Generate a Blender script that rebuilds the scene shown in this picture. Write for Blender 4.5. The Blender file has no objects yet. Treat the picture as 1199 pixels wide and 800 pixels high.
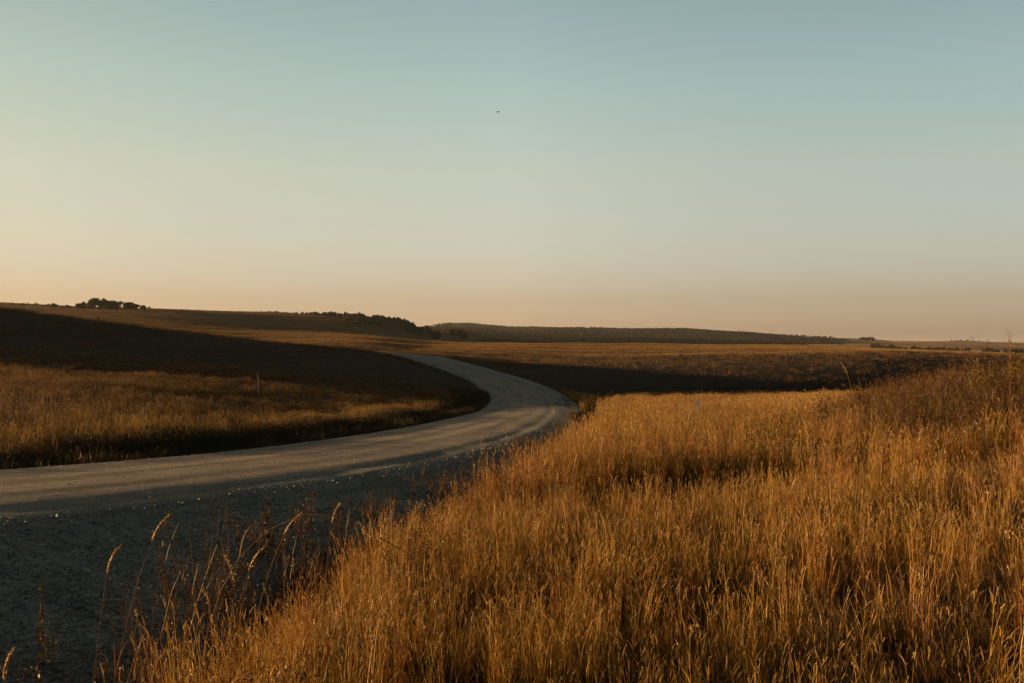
import bpy, math, random
import numpy as np

SEED = 11
rng = np.random.default_rng(SEED)
random.seed(SEED)
scene = bpy.context.scene
COL = scene.collection
R = math.radians

F = 1166.0          # focal length in units of a 1199 pixel wide picture (35 mm lens)
HY = 405.0          # the row of the true horizon
SUN_EL = 5.0
SKY_S = .106         # strength of the sky
SUN_AZ = -84.0      # degrees from +Y, negative = left

# ------------------------------------------------------------------ numeric helpers
def pchip(x, y, xq):
    """monotone cubic interpolation; y may be (n,) or (n, m)"""
    x = np.asarray(x, float); y = np.asarray(y, float)
    one = y.ndim == 1
    if one: y = y[:, None]
    h = np.diff(x)[:, None]; dl = np.diff(y, axis=0) / h
    m = np.zeros_like(y)
    if len(x) > 2:
        w1 = 2 * h[1:] + h[:-1]; w2 = h[1:] + 2 * h[:-1]
        a, b = dl[:-1], dl[1:]
        same = a * b > 0
        with np.errstate(divide='ignore', invalid='ignore'):
            hm = (w1 + w2) / (w1 / a + w2 / b)
        m[1:-1] = np.where(same, hm, 0)
    m[0] = dl[0]; m[-1] = dl[-1]
    xq = np.clip(np.asarray(xq, float), x[0], x[-1])
    i = np.clip(np.searchsorted(x, xq) - 1, 0, len(x) - 2)
    t = ((xq - x[i]) / (x[i + 1] - x[i]))[:, None]
    hh = (x[i + 1] - x[i])[:, None]
    r = ((2*t**3 - 3*t**2 + 1) * y[i] + (t**3 - 2*t**2 + t) * hh * m[i]
         + (-2*t**3 + 3*t**2) * y[i + 1] + (t**3 - t**2) * hh * m[i + 1])
    return r[:, 0] if one else r

def sstep(a, b, x):
    t = np.clip((x - a) / (b - a), 0, 1)
    return t * t * (3 - 2 * t)

_perm = np.random.default_rng(5).random((256, 256))
def vnoise(x, y):
    xi = np.floor(x).astype(int); yi = np.floor(y).astype(int)
    fx = x - xi; fy = y - yi
    fx = fx * fx * (3 - 2 * fx); fy = fy * fy * (3 - 2 * fy)
    g = lambda i, j: _perm[(xi + i) % 256, (yi + j) % 256]
    return (g(0, 0) * (1 - fx) + g(1, 0) * fx) * (1 - fy) + (g(0, 1) * (1 - fx) + g(1, 1) * fx) * fy
def fbm(x, y, n=4):
    s = 0; a = .5; t = 0
    for k in range(n):
        s = s + a * vnoise(x * 2**k + 17.3 * k, y * 2**k + 5.1 * k); t += a; a *= .5
    return s / t - .5

# ------------------------------------------------------------------ the lie of the land
def P(d, py):                       # height seen at picture row py when d metres ahead
    return d * (HY - py) / F
LP = [(1, -1.62), (6, -1.8), (12, -2.15), (20, -2.5)]
COLS = {
 -600: LP + [(40,-2.4),(75,-1.8),(90,4),(110,9),(130,11),(150,13),(200,14),(260,10),(330,14),(420,20),(550,30),(700,34),(1000,36),(2000,38),(6000,20),(16000,-60)],
 -300: LP + [(40,-2.4),(75,-1.9),(90,1.6),(110,5.2),(130,7.6),(150,9),(180,9.4),(240,6),(320,8),(420,15),(550,24),(700,33),(1000,35),(2000,36),(6000,20),(16000,-60)],
 -100: LP + [(40,-2.4),(75,-2.1),(90,0.0),(110,2.9),(130,5.5),(150,6.9),(172,7.2),(220,4.5),(300,5),(400,11),(500,18.5),(600,26),(700,31),(900,33),(2000,34),(6000,20),(16000,-60)],
 0: LP + [(36,-2.4),(75,-2.15),(90,-1.0),(110,1.3),(130,3.9),(150,5.45),(168,5.9),(200,4.6),(250,2.0),(310,3),(400,P(400,377)),(500,P(500,367.5)),(600,P(600,359)),(700,P(700,355.5)),(900,31),(2000,28),(6000,10),(16000,-60)],
 100: LP + [(36,-2.55),(74,-2.5),(90,-1.5),(110,.1),(130,2.4),(150,3.9),(168,4.1),(200,3.2),(250,1.4),(320,3.6),(400,P(400,381)),(500,P(500,371.5)),(620,P(620,362.5)),(750,P(750,361)),(1000,28),(2000,24),(6000,8),(16000,-60)],
 200: LP + [(36,-2.85),(72,-3.0),(88,-2.2),(110,-1.0),(130,.8),(150,2.25),(168,2.35),(200,1.6),(250,.4),(320,P(320,394)),(400,P(400,386)),(450,P(450,381.5)),(530,P(530,375.5)),(600,P(600,368)),(680,P(680,363.2)),(900,29.5),(2000,20),(6000,4),(16000,-60)],
 250: LP + [(36,-3.0),(69,-3.3),(86,-2.5),(110,-1.45),(130,.2),(150,1.5),(168,1.6),(200,.9),(250,0),(310,P(310,396.5)),(400,P(400,389)),(450,P(450,385)),(530,P(530,380.5)),(600,P(600,374)),(670,P(670,367)),(730,P(730,364.8)),(900,28.8),(2000,19),(6000,3),(16000,-60)],
 300: LP + [(36,-3.1),(66,-3.6),(84,-2.9),(110,-1.9),(130,-.4),(150,.75),(168,.8),(200,.2),(250,-.4),(310,P(310,399)),(380,P(380,393)),(450,P(450,388.3)),(530,P(530,388)),(600,P(600,385)),(660,P(660,375.5)),(730,P(730,367.8)),(820,P(820,366)),(1000,27),(2000,18),(6000,2),(16000,-60)],
 400: LP + [(30,-2.65),(60,-3.95),(78,-3.95),(100,-2.8),(130,-1.5),(152,-.55),(172,-.45),(205,-.5),(260,P(260,401.5)),(350,P(350,396.5)),(450,P(450,391.3)),(530,5.6),(600,P(600,389.5)),(660,P(660,383)),(730,P(730,375)),(820,P(820,373)),(1000,20),(2000,14),(6000,-2),(16000,-60)],
 470: LP + [(30,-2.75),(50,-3.5),(68,-4.45),(84,-4.3),(110,-3.2),(130,-2.45),(150,-1.85),(172,-1.35),(190,-1.2),(225,-1.1),(270,P(270,407.3)),(350,P(350,402.5)),(450,P(450,397)),(530,2.8),(620,3.6),(700,P(700,389)),(770,P(770,382)),(860,P(860,381)),(1100,14),(2000,P(2000,388)),(2600,P(2600,384)),(6000,20),(16000,-60)],
 540: [(1,-1.68),(6,-1.85),(12,-2.15),(20,-2.55),(30,-2.85),(60,-4.2),(80,-4.8),(100,-4.4),(135,-3.8),(165,-2.9),(200,-2.2),(232,-1.6),(280,-1.0),(350,P(350,405.3)),(450,P(450,402.6)),(520,P(520,402)),(620,-3),(760,0),(900,P(900,396)),(1050,P(1050,391)),(1400,10),(2000,P(2000,390)),(2600,P(2600,385)),(3300,P(3300,384)),(6000,60),(16000,-60)],
 600: [(1,-1.7),(8,-1.85),(14,-2.05),(20,-2.45),(26,-2.75),(40,-3.4),(60,-4.35),(80,-4.85),(100,-4.75),(120,-4.6),(142,-4.3),(160,-3.7),(200,-2.9),(250,-1.75),(320,-.65),(400,P(400,403.5)),(455,P(455,402.6)),(530,-1),(700,-8),(1000,-8),(1500,P(1500,401)),(2000,P(2000,394.5)),(2600,P(2600,388.5)),(3300,P(3300,387)),(4800,60),(6500,P(6500,383.2)),(9000,80),(16000,-60)],
 660: [(1,-1.7),(8,-1.83),(16,-2.05),(26,-2.55),(40,-3.2),(60,-4.2),(84,-4.75),(100,-5.3),(116,-5.8),(130,-5.7),(146,-4.8),(161,-3.9),(190,-3.2),(250,-1.9),(320,-.85),(400,P(400,403.8)),(455,P(455,403)),(530,-1),(700,-8),(1000,-8),(1500,P(1500,401.5)),(2000,P(2000,395)),(2600,P(2600,389)),(3300,P(3300,388.2)),(4800,55),(6500,P(6500,383.8)),(9000,80),(16000,-60)],
 720: [(1,-1.7),(8,-1.82),(20,-2.15),(40,-3.0),(60,-3.9),(80,-4.5),(91,-4.8),(110,-7),(126,-7.2),(142,-5.75),(160,-4.5),(185,-3.45),(215,-2.7),(250,-1.95),(320,-.9),(400,P(400,404.2)),(455,P(455,403.3)),(530,-1.5),(700,-9),(1000,-9),(1500,P(1500,402)),(2000,P(2000,395.5)),(2600,P(2600,389.7)),(3300,P(3300,389.4)),(4800,30),(6500,P(6500,389)),(9000,40),(16000,-60)],
 800: [(1,-1.7),(8,-1.82),(20,-2.12),(40,-2.95),(60,-3.8),(80,-4.45),(91,-4.75),(112,-7.5),(131,-7.7),(148,-5.9),(166,-4.5),(190,-3.3),(218,-2.45),(250,-1.9),(320,-.95),(400,P(400,404.7)),(455,P(455,404)),(530,-2),(700,-9),(1000,-9),(1500,P(1500,402.5)),(2000,P(2000,396.5)),(2600,P(2600,391)),(3300,P(3300,391)),(5000,20),(9000,10),(16000,-60)],
 900: [(1,-1.7),(8,-1.8),(20,-2.08),(40,-2.85),(60,-3.7),(80,-4.4),(91,-4.75),(115,-8),(141,-8.2),(156,-6),(174,-4.1),(194,-2.75),(220,-2.05),(250,-1.7),(320,-.95),(400,P(400,405.5)),(455,P(455,404.8)),(530,-3),(700,-10),(1000,-10),(1400,P(1400,405.5)),(1800,P(1800,402)),(2200,P(2200,396)),(2650,P(2650,393.2)),(3300,30),(5000,12),(9000,0),(16000,-60)],
 960: [(1,-1.7),(8,-1.78),(16,-1.91),(24,-2.15),(32,-2.45),(44,-2.85),(60,-3.6),(80,-4.3),(91,-4.65),(117,-8),(146,-8.3),(162,-5.9),(180,-3.7),(198,-2.4),(220,-1.8),(250,-1.6),(320,-1.1),(400,P(400,407)),(455,P(455,406.5)),(530,-4),(700,-11),(1000,-11),(1300,P(1300,407.5)),(1800,P(1800,402)),(2200,P(2200,399.3)),(2650,P(2650,396.8)),(3300,18),(5000,8),(9000,0),(16000,-60)],
 1000: [(1,-1.7),(8,-1.76),(16,-1.85),(24,-2.07),(32,-2.37),(44,-2.79),(60,-3.5),(80,-4.2),(91,-4.55),(118,-8),(150,-8.4),(170,-5),(191,-2.3),(211,-1.75),(250,-1.55),(320,-1.3),(400,P(400,408.4)),(455,P(455,408)),(530,-5),(700,-12),(1000,-11),(1300,P(1300,409)),(1800,P(1800,403.5)),(2400,P(2400,399.3)),(3000,14),(5000,8),(9000,0),(16000,-60)],
 1100: [(1,-1.7),(8,-1.74),(16,-1.73),(24,-1.87),(32,-2.17),(44,-2.64),(60,-3.4),(80,-4.1),(91,-4.45),(118,-8),(156,-8.5),(180,-4.6),(202,-2.1),(222,-1.95),(250,-2.0),(320,-2.4),(400,P(400,413)),(455,P(455,412.6)),(530,-7),(700,-14),(1000,-13),(1400,P(1400,413)),(1900,P(1900,407.5)),(2600,P(2600,401)),(3300,6),(5000,2),(9000,-10),(16000,-60)],
 1200: [(1,-1.7),(8,-1.72),(16,-1.63),(24,-1.72),(32,-2.02),(44,-2.51),(60,-3.3),(80,-4.0),(91,-4.3),(118,-8),(160,-8.6),(187,-4.4),(210,-2.45),(232,-2.5),(300,-3.2),(400,P(400,417)),(455,P(455,416.6)),(530,-9),(700,-15),(1000,-14),(1400,P(1400,416)),(2000,P(2000,409.5)),(2600,P(2600,404.3)),(3300,0),(5000,-4),(9000,-14),(16000,-60)],
 1500: [(1,-1.7),(8,-1.7),(16,-1.53),(24,-1.57),(32,-1.87),(44,-2.38),(60,-3.2),(91,-4.2),(118,-8),(170,-9),(200,-4.4),(226,-3.4),(300,-4.5),(455,-7),(530,-11),(700,-17),(1000,-16),(1400,P(1400,419)),(2600,P(2600,409)),(3300,-10),(5000,-12),(9000,-20),(16000,-60)],
}
LD = np.linspace(0, math.log(16000), 900)
UC = np.array([(k - 600) / F for k in sorted(COLS)])
TAB = np.stack([pchip(np.log([a for a, _ in COLS[k]]), [b for _, b in COLS[k]], LD) for k in sorted(COLS)])
UF = np.linspace(UC[0], UC[-1], 1200)
TAB = pchip(UC, TAB, UF)
_k = np.exp(-np.linspace(-2.2, 2.2, 41)**2); _k /= _k.sum()          # soften the joints between neighbouring profiles
_p = np.pad(TAB, ((20, 20), (0, 0)), mode='edge')
TAB = sum(_k[i] * _p[i:i + TAB.shape[0]] for i in range(41))

def table(x, y):
    d = np.maximum(y, 1.0)
    u = np.clip(x / np.maximum(y, 3.0), UF[0], UF[-1])
    a = (u - UF[0]) / (UF[-1] - UF[0]) * (len(UF) - 1)
    b = np.clip(np.log(d), 0, LD[-1]) / LD[-1] * (len(LD) - 1)
    i = np.clip(a.astype(int), 0, len(UF) - 2); j = np.clip(b.astype(int), 0, len(LD) - 2)
    fa = a - i; fb = b - j
    return (TAB[i, j] * (1 - fa) * (1 - fb) + TAB[i + 1, j] * fa * (1 - fb)
            + TAB[i, j + 1] * (1 - fa) * fb + TAB[i + 1, j + 1] * fa * fb)

# the road: centre line and height
RC = np.array([(-60,-14,-1.0),(-40,-8,-1.25),(-24,1.0,-1.6),(-14.5,7.6,-1.85),(-10.2,12.2,-2.05),(-6.9,17.2,-2.27),(-5.0,21.2,-2.45),(-3.55,26.5,-2.68),(-2.35,33,-2.96),
               (-1.2,43,-3.4),(-.1,57,-4.0),(.75,72,-4.6),(1.15,84,-4.78),(.85,96,-4.65),(-.9,114,-4.28),(-4.6,134,-3.7),
               (-10.6,158,-2.75),(-18,182,-1.72),(-24,196,-1.42),(-34,213,-1.5),(-56,236,-2.2),(-90,262,-3.0)])
_s = np.concatenate([[0], np.cumsum(np.hypot(*np.diff(RC[:, :2], axis=0).T))])
RS = np.arange(0, _s[-1], .25)
RF = pchip(_s, RC, RS)
for c in range(3):
    kk = np.ones(25) / 25; q = np.pad(RF[:, c], 12, mode='edge')
    sm = np.convolve(q, kk, 'valid'); RF[:, c] = sm
_t = np.gradient(RF[:, :2], axis=0); _t /= np.linalg.norm(_t, axis=1)[:, None]
RN = np.stack([_t[:, 1], -_t[:, 0]], 1)                                # to the right of the way ahead
HALF = 2.85
_SHY = np.linspace(10, 200, 1500)
_SHW = pchip([10, 11, 12.3, 13.3, 14.6, 16.5, 18.2, 24.5, 35, 60, 200], [7.4, 7.0, 5.4, 4.6, 3.3, 2.2, 1.8, 1.0, .8, .7, .5], _SHY)
def shoulder(y):                                                       # width of the loose gravel on the right
    q = np.asarray(y, float)
    return np.interp(q, _SHY, _SHW)

def road_coords(x, y, far=40.0):
    """signed distance from the centre line (right positive) and the road height there; inf where far away"""
    x = np.asarray(x, float); y = np.asarray(y, float)
    off = np.full(x.shape, np.inf); zz = np.zeros(x.shape); yy = np.zeros(x.shape)
    m = (y > -40) & (y < 300) & (np.abs(x) < 130)
    idx = np.nonzero(m)[0]
    coarse = np.arange(0, len(RF), 4)
    for st in range(0, len(idx), 20000):
        ii = idx[st:st + 20000]
        dx = x[ii][:, None] - RF[coarse, 0][None]; dy = y[ii][:, None] - RF[coarse, 1][None]
        d2 = dx * dx + dy * dy
        k = d2.argmin(1); kk = coarse[k]
        ax = x[ii] - RF[kk, 0]; ay = y[ii] - RF[kk, 1]
        o = ax * RN[kk, 0] + ay * RN[kk, 1]
        al = ax * _t[kk, 0] + ay * _t[kk, 1]
        ok = np.abs(al) < 3
        off[ii] = np.where(ok, o, np.sign(o) * np.sqrt(d2.min(1)) )
        zz[ii] = RF[kk, 2] + 0 * al
        k2 = np.clip(kk + np.round(al / .25).astype(int), 0, len(RF) - 1)
        zz[ii] = RF[k2, 2]; yy[ii] = RF[k2, 1]
    return off, zz, yy

def lane_profile(o, y):
    """height of the road surface relative to the centre line at offset o"""
    sh = shoulder(y)
    z = -.016 * np.sqrt((o + .5)**2 + .5)
    z = np.where(o < -HALF, z - .10 * (-HALF - o), z)
    near = sstep(60, 30, y)
    wv = 1.3 * fbm(y / 4.0, y / 9.0 + 2, 3)                      # where the crown ends wanders from place to place
    out = np.maximum(o - HALF + 1.9 + wv, 0); a = np.minimum(out, 2.4)
    z = z - (.05 + .07 * near) * (a * a / 4.8 + np.clip(out - 2.4, 0, .8)) - (.04 + .03 * near) * np.maximum(out - 3.2, 0)
    z = z + .004 * np.exp(-((o - HALF + .45) / .4)**2) + .008 * np.exp(-((o + HALF - .3) / .3)**2)   # windrows left by the grader
    for t in (-1.75, -.35, .95, 2.0):
        z = z - .012 * np.exp(-((o - t) / .3)**2)
    return z

def H(x, y):
    x = np.asarray(x, float); y = np.asarray(y, float)
    base = table(x, y)
    d = np.maximum(np.abs(y), 1)
    base = base + .12 * fbm(x / 6, y / 6, 3) * sstep(3, 20, d) + 1.3 * fbm(x / 30 + 9, y / 24, 3) * sstep(80, 170, d)
    base = base + sstep(500, 1500, d) * 4 * fbm(x / 260, y / 260 + 3, 3) + sstep(1500, 2200, d) * 26 * fbm(x / 420, y / 300 + 8, 3)
    for hx, hy, rx, ry_, dp in ((2.1, 12.8, 1.7, 1.3, .42), (1.15, 6.6, .8, .8, .22), (5.2, 15.5, 2.2, 1.6, .3), (3.6, 9.2, 1.3, 1.0, .25), (8.5, 26, 3, 2.5, .4)):      # hollows in the meadow
        base = base - dp * np.exp(-((x - hx) / rx)**2 - ((y - hy) / ry_)**2)
    o, rz, ry = road_coords(x, y)
    sh = shoulder(ry)
    right = o > 0
    edge = np.where(right, o - HALF - sh, -o - HALF - .35)
    prof = rz + lane_profile(np.clip(o, -HALF - 1.6, HALF + sh + 2.5), ry)
    a0 = np.where(right, 1.25 * sstep(27, 16, ry), 0)
    bw = np.where(right, 1.9 + .1 * sstep(24, 16, ry) + 2.6 * sstep(26, 45, ry), np.where(ry < 90, 3.5, 7.0))
    w = 1 - sstep(0, 1, (np.where(np.isfinite(edge), edge, 1e3) - a0) / bw)
    z = base * (1 - w) + (prof - .06) * w
    near = sstep(70, 35, ry)
    e = np.where(np.isfinite(edge), edge, 1e3)
    z = z - near * np.where(right, (.28 - .12 * sstep(24, 16, ry)) * np.exp(-((e - .6 - .4 * sstep(24, 16, ry)) / (.5 + .3 * sstep(24, 16, ry)))**2), .22 * np.exp(-((e - .9) / .6)**2))
    return z

# ------------------------------------------------------------------ object helpers
def new_mesh(name, verts, faces, mat=None, smooth=True, tint=None, mats=None):
    me = bpy.data.meshes.new(name)
    verts = np.asarray(verts, np.float32)
    me.vertices.add(len(verts)); me.vertices.foreach_set('co', verts.ravel())
    if isinstance(faces, np.ndarray):
        n, k = faces.shape
        me.loops.add(n * k); me.loops.foreach_set('vertex_index', faces.astype(np.int32).ravel())
        me.polygons.add(n); me.polygons.foreach_set('loop_start', np.arange(0, n * k, k, dtype=np.int32))
        me.polygons.foreach_set('loop_total', np.full(n, k, np.int32))
    else:
        n = len(faces); tot = np.array([len(f) for f in faces], np.int32)
        me.loops.add(int(tot.sum())); me.loops.foreach_set('vertex_index', np.fromiter((i for f in faces for i in f), np.int32))
        me.polygons.add(n); me.polygons.foreach_set('loop_start', np.concatenate([[0], np.cumsum(tot)[:-1]]).astype(np.int32))
        me.polygons.foreach_set('loop_total', tot)
    me.polygons.foreach_set('use_smooth', np.full(n, smooth))
    if mat: me.materials.append(mat)
    if tint is not None:
        a = me.attributes.new('tint', 'FLOAT_COLOR', 'POINT')
        t = np.ones((len(verts), 4), np.float32); t[:, :tint.shape[1]] = tint
        a.data.foreach_set('color', t.ravel())
    me.update(calc_edges=True); me.validate()
    return me

def obj(name, me, parent=None, link=True):
    o = bpy.data.objects.new(name, me)
    if link: COL.objects.link(o)
    if parent: o.parent = parent
    return o

def tag(o, label=None, cat=None, group=None, kind=None):
    if label: o['label'] = label
    if cat: o['category'] = cat
    if group: o['group'] = group
    if kind: o['kind'] = kind
    return o

def thing(name, loc, label, cat, group=None, rz=0):
    o = bpy.data.objects.new(name, None); COL.objects.link(o)
    o.location = loc; o.rotation_euler = (0, 0, rz); o.empty_display_size = .2
    return tag(o, label, cat, group)

def copy_thing(src, loc, rz, scale, label=None, group=None):
    c = src.copy(); COL.objects.link(c); c.location = loc; c.rotation_euler = (0, 0, rz); c.scale = scale
    if label: c['label'] = label
    if group: c['group'] = group
    for ch in list(src.children):
        d = ch.copy(); COL.objects.link(d); d.parent = c
        for g in ch.children:
            e = g.copy(); COL.objects.link(e); e.parent = d
    return c

# ------------------------------------------------------------------ materials
def nodes(name):
    m = bpy.data.materials.new(name); m.use_nodes = True
    nt = m.node_tree; nt.nodes.clear()
    out = nt.nodes.new('ShaderNodeOutputMaterial')
    def N(t, **kw):
        n = nt.nodes.new(t)
        for k, v in kw.items():
            if k.startswith('i_'): n.inputs[int(k[2:])].default_value = v
            else: setattr(n, k, v)
        return n
    L = lambda a, b: nt.links.new(a, b)
    return m, nt, out, N, L

def ramp(N, stops, interp='LINEAR'):
    r = N('ShaderNodeValToRGB'); r.color_ramp.interpolation = interp
    el = r.color_ramp.elements
    while len(el) < len(stops): el.new(.5)
    for e, (p, c) in zip(el, stops):
        e.position = p; e.color = (*c, 1) if len(c) == 3 else c
    return r

def mixc(N, L, fac, a, b, mode='MIX'):
    n = N('ShaderNodeMix', data_type='RGBA', blend_type=mode)
    for sock, v in ((n.inputs[0], fac), (n.inputs[6], a), (n.inputs[7], b)):
        if isinstance(v, (int, float)): sock.default_value = v
        elif isinstance(v, tuple): sock.default_value = (*v, 1)
        else: L(v, sock)
    return n.outputs[2]

def math_(N, L, op, a, b=None, c=None, clamp=False):
    n = N('ShaderNodeMath', operation=op); n.use_clamp = clamp
    for i, v in enumerate((a, b, c)):
        if v is None: continue
        if isinstance(v, (int, float)): n.inputs[i].default_value = v
        else: L(v, n.inputs[i])
    return n.outputs[0]

def noise(N, L, vec, scale, detail=4, rough=.55):
    n = N('ShaderNodeTexNoise'); n.inputs['Scale'].default_value = scale
    n.inputs['Detail'].default_value = detail; n.inputs['Roughness'].default_value = rough
    if vec is not None: L(vec, n.inputs['Vector'])
    return n

def grass_material(name, cols, translucent=.22, patch=True, pale=.65, olive=(.12, .092, .014), rust=(.135, .046, .009)):
    """dry grass: colour differs blade by blade, tuft by tuft and in drifts across the meadow"""
    m, nt, out, N, L = nodes(name)
    at = N('ShaderNodeAttribute', attribute_name='tint'); sep = N('ShaderNodeSeparateColor'); L(at.outputs['Color'], sep.inputs[0])
    t, kind, b = sep.outputs[0], sep.outputs[1], sep.outputs[2]
    oi = N('ShaderNodeObjectInfo'); geo = N('ShaderNodeNewGeometry')
    mixr = math_(N, L, 'FRACT', math_(N, L, 'ADD', b, math_(N, L, 'MULTIPLY', oi.outputs['Random'], .35)))
    r = ramp(N, [(i / (len(cols) - 1), c) for i, c in enumerate(cols)]); L(mixr, r.inputs[0])
    c = r.outputs[0]
    # sheaths low on the stem are old, brown and reddish
    lowmask = ramp(N, [(0.0, (1, 1, 1)), (.55, (0, 0, 0))]); L(t, lowmask.inputs[0])
    c = mixc(N, L, math_(N, L, 'MULTIPLY', lowmask.outputs[0], .6), c, (.062, .028, .008))
    # seed heads are paler
    c = mixc(N, L, math_(N, L, 'MULTIPLY', kind, pale), c, (.46, .30, .115))
    if patch:
        n1 = noise(N, L, geo.outputs['Position'], .16, 3); p1 = ramp(N, [(.46, (0, 0, 0)), (.66, (1, 1, 1))]); L(n1.outputs[0], p1.inputs[0])
        c = mixc(N, L, math_(N, L, 'MULTIPLY', p1.outputs[0], .5), c, rust)
        mp = N('ShaderNodeMapping'); mp.inputs['Location'].default_value = (31, 12, 4); L(geo.outputs['Position'], mp.inputs[0])
        n2 = noise(N, L, mp.outputs[0], .33, 3); p2 = ramp(N, [(.52, (0, 0, 0)), (.7, (1, 1, 1))]); L(n2.outputs[0], p2.inputs[0])
        c = mixc(N, L, math_(N, L, 'MULTIPLY', p2.outputs[0], .55), c, olive)
    d = N('ShaderNodeBsdfDiffuse'); tr = N('ShaderNodeBsdfTranslucent'); L(c, d.inputs[0]); L(c, tr.inputs[0])
    mx = N('ShaderNodeMixShader'); mx.inputs[0].default_value = translucent; L(d.outputs[0], mx.inputs[1]); L(tr.outputs[0], mx.inputs[2])
    gl = N('ShaderNodeBsdfGlossy'); gl.inputs['Roughness'].default_value = .45; gl.inputs[0].default_value = (1, .9, .7, 1)
    m2 = N('ShaderNodeMixShader'); m2.inputs[0].default_value = .02; L(mx.outputs[0], m2.inputs[1]); L(gl.outputs[0], m2.inputs[2])
    L(m2.outputs[0], out.inputs[0])
    return m

GOLD = [(0.287, 0.141, 0.016), (0.356, 0.186, 0.023), (0.172, 0.066, 0.009), (0.483, 0.294, 0.059), (0.276, 0.133, 0.014), (0.098, 0.041, 0.008), (0.333, 0.181, 0.022), (0.218, 0.107, 0.012), (0.414, 0.215, 0.032), (0.138, 0.062, 0.009)]
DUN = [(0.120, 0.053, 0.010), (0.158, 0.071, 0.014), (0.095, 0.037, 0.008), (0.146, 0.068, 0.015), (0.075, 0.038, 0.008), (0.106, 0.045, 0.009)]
M = {}
M['gold'] = grass_material('golden_grass', GOLD)
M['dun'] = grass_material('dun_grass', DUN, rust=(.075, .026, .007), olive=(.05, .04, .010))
M['hill'] = grass_material('shaded_hill_grass', [tuple(v * .74 for v in c) for c in DUN], rust=(.055, .02, .006), olive=(.038, .032, .009), pale=.3)  # darker copy of the dun grass, slope shade put into its colour
M['thatch'] = grass_material('dead_thatch', [(.12,.06,.018), (.17,.088,.026), (.08,.04,.014), (.22,.13,.045)], patch=False, pale=.3)
M['rust'] = grass_material('rust_bluestem', [(.22,.075,.016), (.27,.105,.024), (.16,.05,.012), (.30,.14,.035)], patch=False, pale=.5)
M['verge'] = grass_material('shade_toned_verge_grass', [(.034,.027,.012), (.048,.031,.013), (.027,.025,.012), (.062,.037,.014)], patch=False, pale=0)  # dark blades stand in for the shade on the verge bank
M['weed'] = grass_material('brown_weed', [(.05,.024,.010), (.07,.034,.013), (.034,.018,.009), (.09,.047,.018)], patch=False, pale=.3)
M['brush'] = grass_material('brown_brush', [(.072,.032,.010), (.095,.044,.012), (.05,.024,.009), (.13,.062,.014)], patch=False, pale=.2)
M['brush_yellow'] = grass_material('olive_brush', [(.085,.055,.011), (.07,.052,.012), (.11,.066,.013), (.06,.038,.011)], patch=False)
M['stubble'] = grass_material('stubble', [(.20,.115,.052), (.25,.15,.07), (.17,.10,.048)], patch=False)
M['stalk'] = grass_material('straw_stalk', [(.19,.10,.030), (.23,.13,.042), (.155,.07,.02)], patch=False)

def simple(name, col, rough=.8, spread=.25, scale=8, bump=0.0, coords='Object'):
    m, nt, out, N, L = nodes(name)
    tc = N('ShaderNodeTexCoord'); n = noise(N, L, tc.outputs[coords], scale, 5)
    r = ramp(N, [(.25, tuple(v * (1 - spread) for v in col)), (.75, tuple(min(1, v * (1 + spread)) for v in col))]); L(n.outputs[0], r.inputs[0])
    p = N('ShaderNodeBsdfPrincipled'); L(r.outputs[0], p.inputs['Base Color']); p.inputs['Roughness'].default_value = rough
    p.inputs['Specular IOR Level'].default_value = .25
    if bump:
        b = N('ShaderNodeBump'); b.inputs['Strength'].default_value = bump; L(n.outputs[0], b.inputs['Height']); L(b.outputs[0], p.inputs['Normal'])
    L(p.outputs[0], out.inputs[0]); return m

def leaf_material(name, cols, transl=.25):
    m, nt, out, N, L = nodes(name)
    at = N('ShaderNodeAttribute', attribute_name='tint'); sep = N('ShaderNodeSeparateColor'); L(at.outputs['Color'], sep.inputs[0])
    oi = N('ShaderNodeObjectInfo')
    v = math_(N, L, 'FRACT', math_(N, L, 'ADD', sep.outputs[2], math_(N, L, 'MULTIPLY', oi.outputs['Random'], .3)))
    r = ramp(N, [(i / (len(cols) - 1), c) for i, c in enumerate(cols)]); L(v, r.inputs[0])
    d = N('ShaderNodeBsdfDiffuse'); tr = N('ShaderNodeBsdfTranslucent'); L(r.outputs[0], d.inputs[0]); L(r.outputs[0], tr.inputs[0])
    mx = N('ShaderNodeMixShader'); mx.inputs[0].default_value = transl; L(d.outputs[0], mx.inputs[1]); L(tr.outputs[0], mx.inputs[2])
    L(mx.outputs[0], out.inputs[0]); return m

M['tree_leaf'] = leaf_material('tree_leaf', [(.040,.036,.014), (.055,.042,.014), (.034,.034,.015), (.062,.040,.014)])
M['shadow_toned_leaf'] = leaf_material('shadow_toned_leaf', [(.014,.015,.008), (.020,.019,.009), (.011,.012,.007)], .1)  # near-black leaves carry the painted shadow of the valley timber
M['shrub_leaf'] = leaf_material('shrub_leaf', [(.075,.042,.011), (.06,.045,.011), (.10,.05,.013), (.05,.027,.010), (.08,.06,.014)])
M['yellow_leaf'] = leaf_material('yellow_shrub_leaf', [(.115,.075,.014), (.09,.064,.013), (.14,.085,.018), (.07,.045,.012)])
M['dark_leaf'] = leaf_material('dark_shrub_leaf', [(.045,.036,.016), (.06,.04,.016), (.035,.03,.014)])
M['bark'] = simple('bark', (.075, .05, .034), .9, .35, 12, .4)
M['twig'] = simple('twig', (.085, .048, .026), .9, .3, 20)
M['wood'] = simple('weathered_post_wood', (.085, .06, .042), .85, .25, 30, .3)
M['galv'] = simple('galvanised_metal', (.19, .18, .165), .5, .12, 20)
M['white'] = simple('white_paint', (.34, .33, .31), .6, .06, 15)
M['roof'] = simple('grey_roof_sheet', (.25, .24, .23), .6, .1, 5)
M['bird'] = simple('dark_feathers', (.03, .028, .026), .8, .3, 30)
M['dark'] = simple('dark_recess', (.05, .045, .04), .8, .2, 5)

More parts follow.
